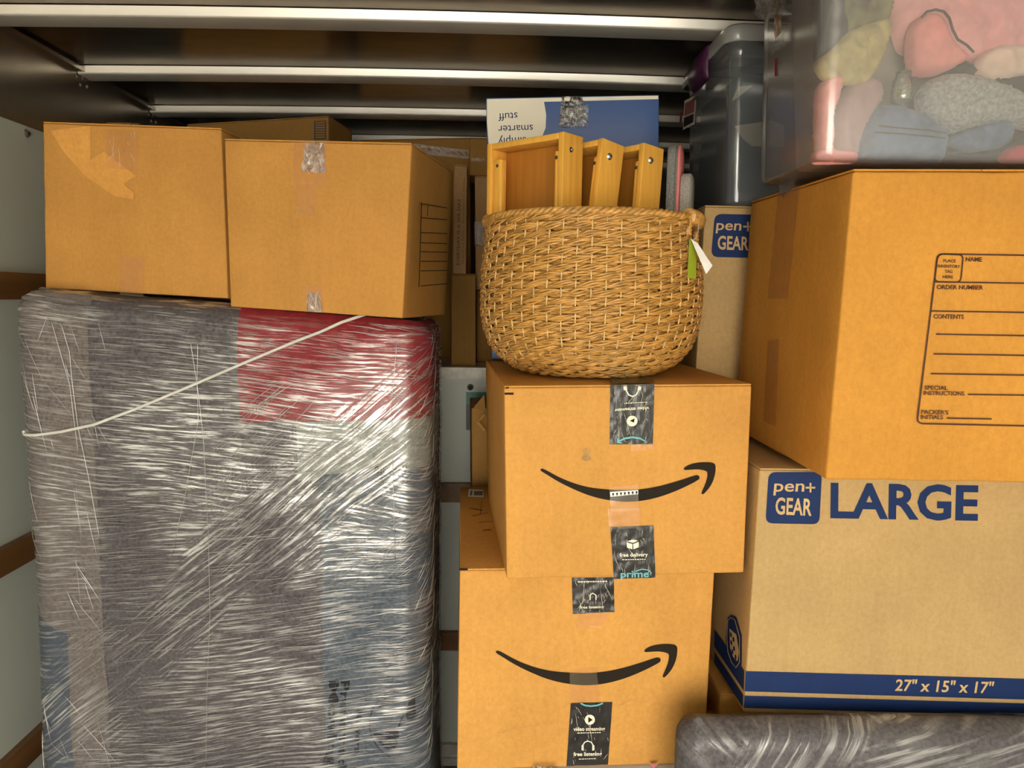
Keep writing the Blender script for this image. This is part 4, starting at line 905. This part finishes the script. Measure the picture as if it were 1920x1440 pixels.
g = G(); rbox(g, [V(q) for q in ((0.61, 1.945, zO-0.10), (0.965, 1.945, zO-0.10), (0.965, 1.945, zN+0.012), (0.61, 1.945, zN+0.012), (0.61, 2.32, zO-0.10), (0.965, 2.32, zO-0.10), (0.965, 2.32, zN+0.012), (0.61, 2.32, zN+0.012))], 0.02, 14, 0.03, 9)
tag(g.build('folded_cloth', M['navy_cloth'], None, True), 'dark slate folded cloth filling the back storage bin', 'cloth')
fo = Face(V((0.5, 1.936, 1.8)), (0, -1, 0))
def inset_plate(pts, y, th, name, label, mt, cat):
    P = [at(*q, y) for q in pts]; g = G(); k = len(P); n = V((0, th, 0))
    g.add(P+[q+n for q in P], [tuple(range(k)), tuple(reversed(range(k, 2*k)))]+[(i, (i+1) % k, k+(i+1) % k, k+i) for i in range(k)]); return tag(g.build(name, mt), label, cat)
inset_plate([(1378, 236), (1445, 226), (1470, 235), (1470, 275), (1410, 274), (1395, 262)], 1.934, 0.003, 'paper_sheet', 'folded tan paper pressed to the front of the back bin', M['card'] if False else mat('tan_paper', (0.42, 0.36, 0.27), 0.7), 'paper')
inset_plate([(1384, 162), (1412, 160), (1382, 184), (1372, 190)], 1.934, 0.003, 'paper_scrap', 'small triangular paper scrap high in the back bin', mat('buff_paper', (0.36, 0.34, 0.26), 0.7), 'paper')
lfO = Face(V((0.575+0.008, 2.1, 1.9)), (-1, 0, 0))
Print(lfO, 0.003).poly([(1285, 189), (1308, 178), (1304, 233), (1282, 244)]).build('sticker', M['card'], OB)
Print(lfO, 0.0045).poly([(1287, 194), (1306, 184), (1304, 210), (1286, 218)]).build('sticker_picture', mat('sticker_rose', (0.30, 0.09, 0.09), 0.5, var=0.5, scale=60), OB)
Print(lfO, 0.0045).poly([(1285.5, 221), (1303.5, 213), (1302.5, 229), (1284, 239)]).build('sticker_text_block', M['ink'], OB)
Print(lfO, 0.003).poly([(1277, 212), (1281, 209), (1280, 230), (1276, 232)]).build('red_mark', M['blanket_red'], OB)

zT = max(T['c'][i].z for i in (0, 1, 4, 5))+0.004
UB = storage_bin('storage_bin', 'clear lidded bin packed with pink and grey clothes on top of the golden carton', 0.556, 1.235, 1.328, 1.655, zT, 2.095, M['bin_clear'], M['lid_white'], None, 0.030, 0.010)
def soft(name, label, pts, y, th, mt, fold=0.35, freq=22, cat='clothing', parent=None, depth=0.5, grow=1.07):
    """a soft piece of cloth: its outline filled out into a rounded, creased body with real thickness"""
    P = [at(*q, y) for q in pts]; Q = [V((q.x, q.z)) for q in P]; m = len(Q); cen_ = sum(Q, V((0, 0)))/m; Q = [cen_+(q-cen_)*grow for q in Q]
    dense = []
    for i in range(m):
        a, b = Q[i], Q[(i+1) % m]; k = max(1, int((b-a).length/0.008))
        dense += [a.lerp(b, j/k) for j in range(k)]
    # soften the outline
    for _ in range(2): dense = [(dense[i-1]+dense[i]*2+dense[(i+1) % len(dense)])/4 for i in range(len(dense))]
    nb = len(dense); x0, x1 = min(q.x for q in dense), max(q.x for q in dense); y0_, y1_ = min(q.y for q in dense), max(q.y for q in dense)
    def inside(p):
        c_ = False
        for i in range(nb):
            a, b = dense[i-1], dense[i]
            if (a.y > p.y) != (b.y > p.y) and p.x < (b.x-a.x)*(p.y-a.y)/(b.y-a.y)+a.x: c_ = not c_
        return c_
    def bd(p): return min((p-q).length for q in dense)
    st_ = max(0.0045, max(x1-x0, y1_-y0_)/34); pts2 = list(dense); ds = [0.0]*nb
    xx = x0
    r_ = random.Random(len(label))
    while xx < x1:
        yy = y0_
        while yy < y1_:
            q = V((xx+r_.uniform(-.25, .25)*st_, yy+r_.uniform(-.25, .25)*st_))
            if inside(q):
                d_ = bd(q)
                if d_ > st_*0.5: pts2.append(q); ds.append(d_)
            yy += st_
        xx += st_
    vo, eo, fo_, ov, oe, of = delaunay_2d_cdt(pts2, [(i, (i+1) % nb) for i in range(nb)], [], 1, 1e-6)
    R_ = max(max(ds)*0.42, 1e-3); g = G(); n = len(vo); dd = [ds[ov[i][0]] if ov[i] else 0.0 for i in range(n)]
    for sgn in (-1, depth):
        for i, q in enumerate(vo):
            k = min(dd[i]/R_, 1); h_ = th*sqrt(max(0, 1-(1-k)**2))
            f_ = fold*th*1.5*k*(0.5-1.6*abs(noise.noise(V((q.x*freq+q.y*freq*0.5, q.y*freq*0.5-q.x*freq*0.3, th*90+len(label)))))+0.35*noise.noise(V((q.x*freq*2.6, q.y*freq*2, 3))))
            g.v.append(V((q.x, y+th+sgn*(h_+(f_ if sgn < 0 else 0)), q.y)))
    for f in fo_: g.f.append(tuple(f)); g.f.append(tuple(n+i for i in reversed(f)))
    o = g.build(name, mt, parent, True)
    return tag(o, label, cat, 'clothes in the clear bin' if cat == 'clothing' else None)
cm = lambda n, c, **k: mat(n, c, 0.85, 0, k.get('var', 0.15), k.get('scale', 40), bmp=k.get('bmp', 0.2), bscale=180, sheen=k.get('sheen', 0.2))
c_pink, c_peach, c_mauve = cm('pink_jersey', (0.85, 0.42, 0.40)), cm('coral_foam', (0.85, 0.33, 0.30)), cm('mauve_jersey', (0.40, 0.25, 0.25))
c_char, c_black, c_heather = cm('charcoal_cloth', (0.055, 0.060, 0.065)), cm('black_cloth', (0.025, 0.027, 0.030)), cm('heather_grey_knit', (0.36, 0.36, 0.34), var=0.45, scale=150)
c_denim, c_cream, c_ylw = cm('blue_denim', (0.12, 0.17, 0.27), var=0.3), cm('cream_jersey', (0.80, 0.62, 0.48)), cm('yellow_sheer', (0.48, 0.40, 0.16), var=0.25)
c_red, c_flor, c_taupe = cm('red_cloth', (0.50, 0.035, 0.05)), mat('dark_floral_cloth', (0.16, 0.15, 0.07), 0.8, 0, 0.9, 22), cm('taupe_cloth', (0.30, 0.25, 0.21))
YC = 1.362
soft('dark_garment', 'black garment lining the back of the clothes bin', [(1520, -60), (1960, -60), (1990, 300), (1528, 302)], YC+0.085, 0.05, c_taupe, 0.4, 14)
soft('pink_garment', 'large pale pink garment filling the upper right of the clothes bin', [(1688, -70), (1960, -70), (1990, 90), (1900, 120), (1800, 110), (1705, 90), (1690, 40)], YC+0.035, 0.03, c_pink, 0.5, 24)
soft('charcoal_garment', 'charcoal garment in the upper left corner of the clothes bin', [(1536, -70), (1610, -70), (1602, 40), (1596, 60), (1536, 110)], YC+0.03, 0.02, c_char)
soft('floral_scarf', 'dark scarf with yellow flower print at the top of the clothes bin', [(1588, -70), (1690, -70), (1672, 38), (1640, 40), (1596, 58), (1580, 20)], YC+0.025, 0.02, c_flor, 0.5)
soft('yellow_pouch', 'sheer yellow pouch gathered at its neck in the clothes bin', [(1534, 112), (1570, 88), (1598, 56), (1640, 40), (1672, 30), (1676, 52), (1660, 105), (1632, 150), (1590, 152), (1548, 142)], YC+0.012, 0.018, c_ylw, 0.6, 36)
soft('coral_cup', 'coral padded cup pressed against the left wall of the clothes bin', [(1540, 185), (1543, 158), (1558, 144), (1588, 142), (1582, 170), (1566, 215), (1570, 250), (1566, 292), (1546, 296), (1540, 240)], YC+0.01, 0.03, c_peach, 0.15)
soft('mauve_cup', 'dusty mauve padded cup beside the coral cup', [(1578, 205), (1596, 160), (1628, 142), (1658, 152), (1664, 175), (1640, 215), (1622, 290), (1572, 296), (1570, 240)], YC+0.022, 0.03, c_mauve, 0.25)
soft('pink_base_cloth', 'pink cloth lying along the bin floor at the left', [(1526, 285), (1545, 276), (1612, 282), (1612, 304), (1526, 306)], YC+0.006, 0.014, c_peach, 0.3)
soft('pink_cup', 'big pink padded cup with dark edging in the clothes bin', [(1716, 70), (1724, 35), (1750, 19), (1778, 26), (1790, 60), (1802, 80), (1830, 98), (1822, 110), (1790, 122), (1768, 132), (1736, 134), (1718, 112)], YC+0.004, 0.03, c_peach, 0.12)
g = G(); g.tube([at(x_, y_, YC+0.000) for x_, y_ in ((1728, 32), (1738, 22), (1754, 18), (1770, 22), (1780, 34), (1786, 55), (1796, 74), (1812, 84), (1826, 98))], 0.0022, 6); tag(g.build('dark_edging', c_black, None, True), 'thin dark strap curving over the big pink cup', 'strap')
soft('cream_cup', 'cream padded cup at the right of the clothes bin', [(1840, 118), (1862, 88), (1900, 80), (1960, 86), (1975, 125), (1930, 138), (1880, 145), (1846, 138)], YC+0.008, 0.026, c_cream, 0.2)
soft('black_strap_cloth', 'black cloth between the pink cup and the grey knit', [(1780, 128), (1812, 108), (1828, 112), (1842, 128), (1880, 140), (1960, 130), (1970, 190), (1900, 180), (1850, 140), (1790, 140)], YC+0.02, 0.02, c_black, 0.3)
soft('grey_knit', 'heather grey knitted garment rolled across the right of the clothes bin', [(1736, 178), (1756, 148), (1800, 132), (1850, 138), (1920, 165), (1985, 190), (1990, 250), (1920, 232), (1860, 226), (1800, 244), (1770, 225), (1742, 205)], YC+0.003, 0.03, c_heather, 0.3)
soft('folded_jeans', 'folded blue denim jeans at the bottom of the clothes bin', [(1640, 215), (1664, 194), (1700, 196), (1742, 212), (1782, 242), (1776, 298), (1680, 298), (1616, 296)], YC+0.004, 0.024, c_denim, 0.3, 30)
g = G(); g.tube([at(x_, y_, YC-0.004) for x_, y_ in ((1648, 236), (1690, 240), (1740, 244), (1776, 250))], 0.0016, 5); g.tube([at(x_, y_, YC-0.004) for x_, y_ in ((1640, 248), (1690, 251), (1740, 255), (1774, 260))], 0.0016, 5); tag(g.build('denim_waistband', c_char, None, True), 'dark double seam across the folded denim jeans', 'seam')
soft('rolled_jeans', 'narrow rolled blue denim under the grey knit', [(1788, 268), (1800, 246), (1860, 230), (1898, 220), (1906, 250), (1890, 272), (1830, 282)], YC+0.008, 0.02, c_denim, 0.35, 30)
soft('black_base_cloth', 'black cloth along the bin floor under the rolled denim', [(1778, 278), (1830, 284), (1890, 274), (1940, 240), (1985, 245), (1985, 302), (1776, 300)], YC+0.022, 0.02, c_black, 0.3)
soft('red_cloth', 'bright red cloth in the bottom right of the clothes bin', [(1880, 288), (1900, 276), (1920, 270), (1975, 266), (1980, 302), (1884, 302)], YC+0.005, 0.018, c_red, 0.3)
# a small jar with green leaves
JR = thing('glass_jar', 'small clear jar of green leaves in the middle of the clothes bin', 'jar', at(1690, 195, YC+0.025))
b_ = at(1690, 196, YC+0.025); t_ = at(1694, 135, YC+0.025); hh = t_.z-b_.z
g = G(); g.lathe([(0.001, 0), (0.017, 0.002), (0.019, 0.01), (0.019, hh*0.72), (0.013, hh*0.85), (0.014, hh), (0.001, hh)], b_.x, b_.y, 20)
for v in g.v: v.z += b_.z
g.build('jar_glass', clear('jar_glass', (0.92, 0.95, 0.92), 0.4, 0.05, 0.06), JR, True)
g = G(); rnd = random.Random(8)
for i in range(26):
    c_ = V((b_.x+rnd.uniform(-.011, .011), b_.y+rnd.uniform(-.011, .011), b_.z+0.008+rnd.random()*hh*0.55)); d1 = V((rnd.uniform(-1, 1), rnd.uniform(-1, 1), rnd.uniform(-.3, 1))).normalized()*0.009; d2 = d1.orthogonal().normalized()*0.003
    g.add([c_-d1, c_+d2, c_+d1, c_-d2], [(0, 1, 2, 3)])
o_ = g.build('leaves', mat('green_leaves', (0.32, 0.38, 0.06), 0.6, var=0.4, scale=80), JR); o_['kind'] = 'stuff'
lfU = Face(V((0.553+0.010, 1.5, 1.8)), (-1, 0, 0))
Print(lfU, 0.003).poly([(1456, 110), (1460, 109), (1459, 142), (1455, 143)]).build('red_mark', M['blanket_red'], UB)
strip(lfU, [(1466, -20), (1484, -20), (1480, 60), (1468, 78)], mat('brown_tape', (0.20, 0.10, 0.03), 0.3), UB, 'brown_tape', off=0.016, seed=71, amp=0.003)
strip(lfU, [(1436, -30), (1500, -30), (1500, 30), (1440, 40)], M['crinkle'], UB, 'film_bunch', off=0.024, seed=72, amp=0.010, nx_=20, ny_=20)
strip(lfU, [(1464, 80), (1484, 60), (1482, 86), (1460, 104)], M['crinkle'], UB, 'tape_end', off=0.014, seed=73, amp=0.004)
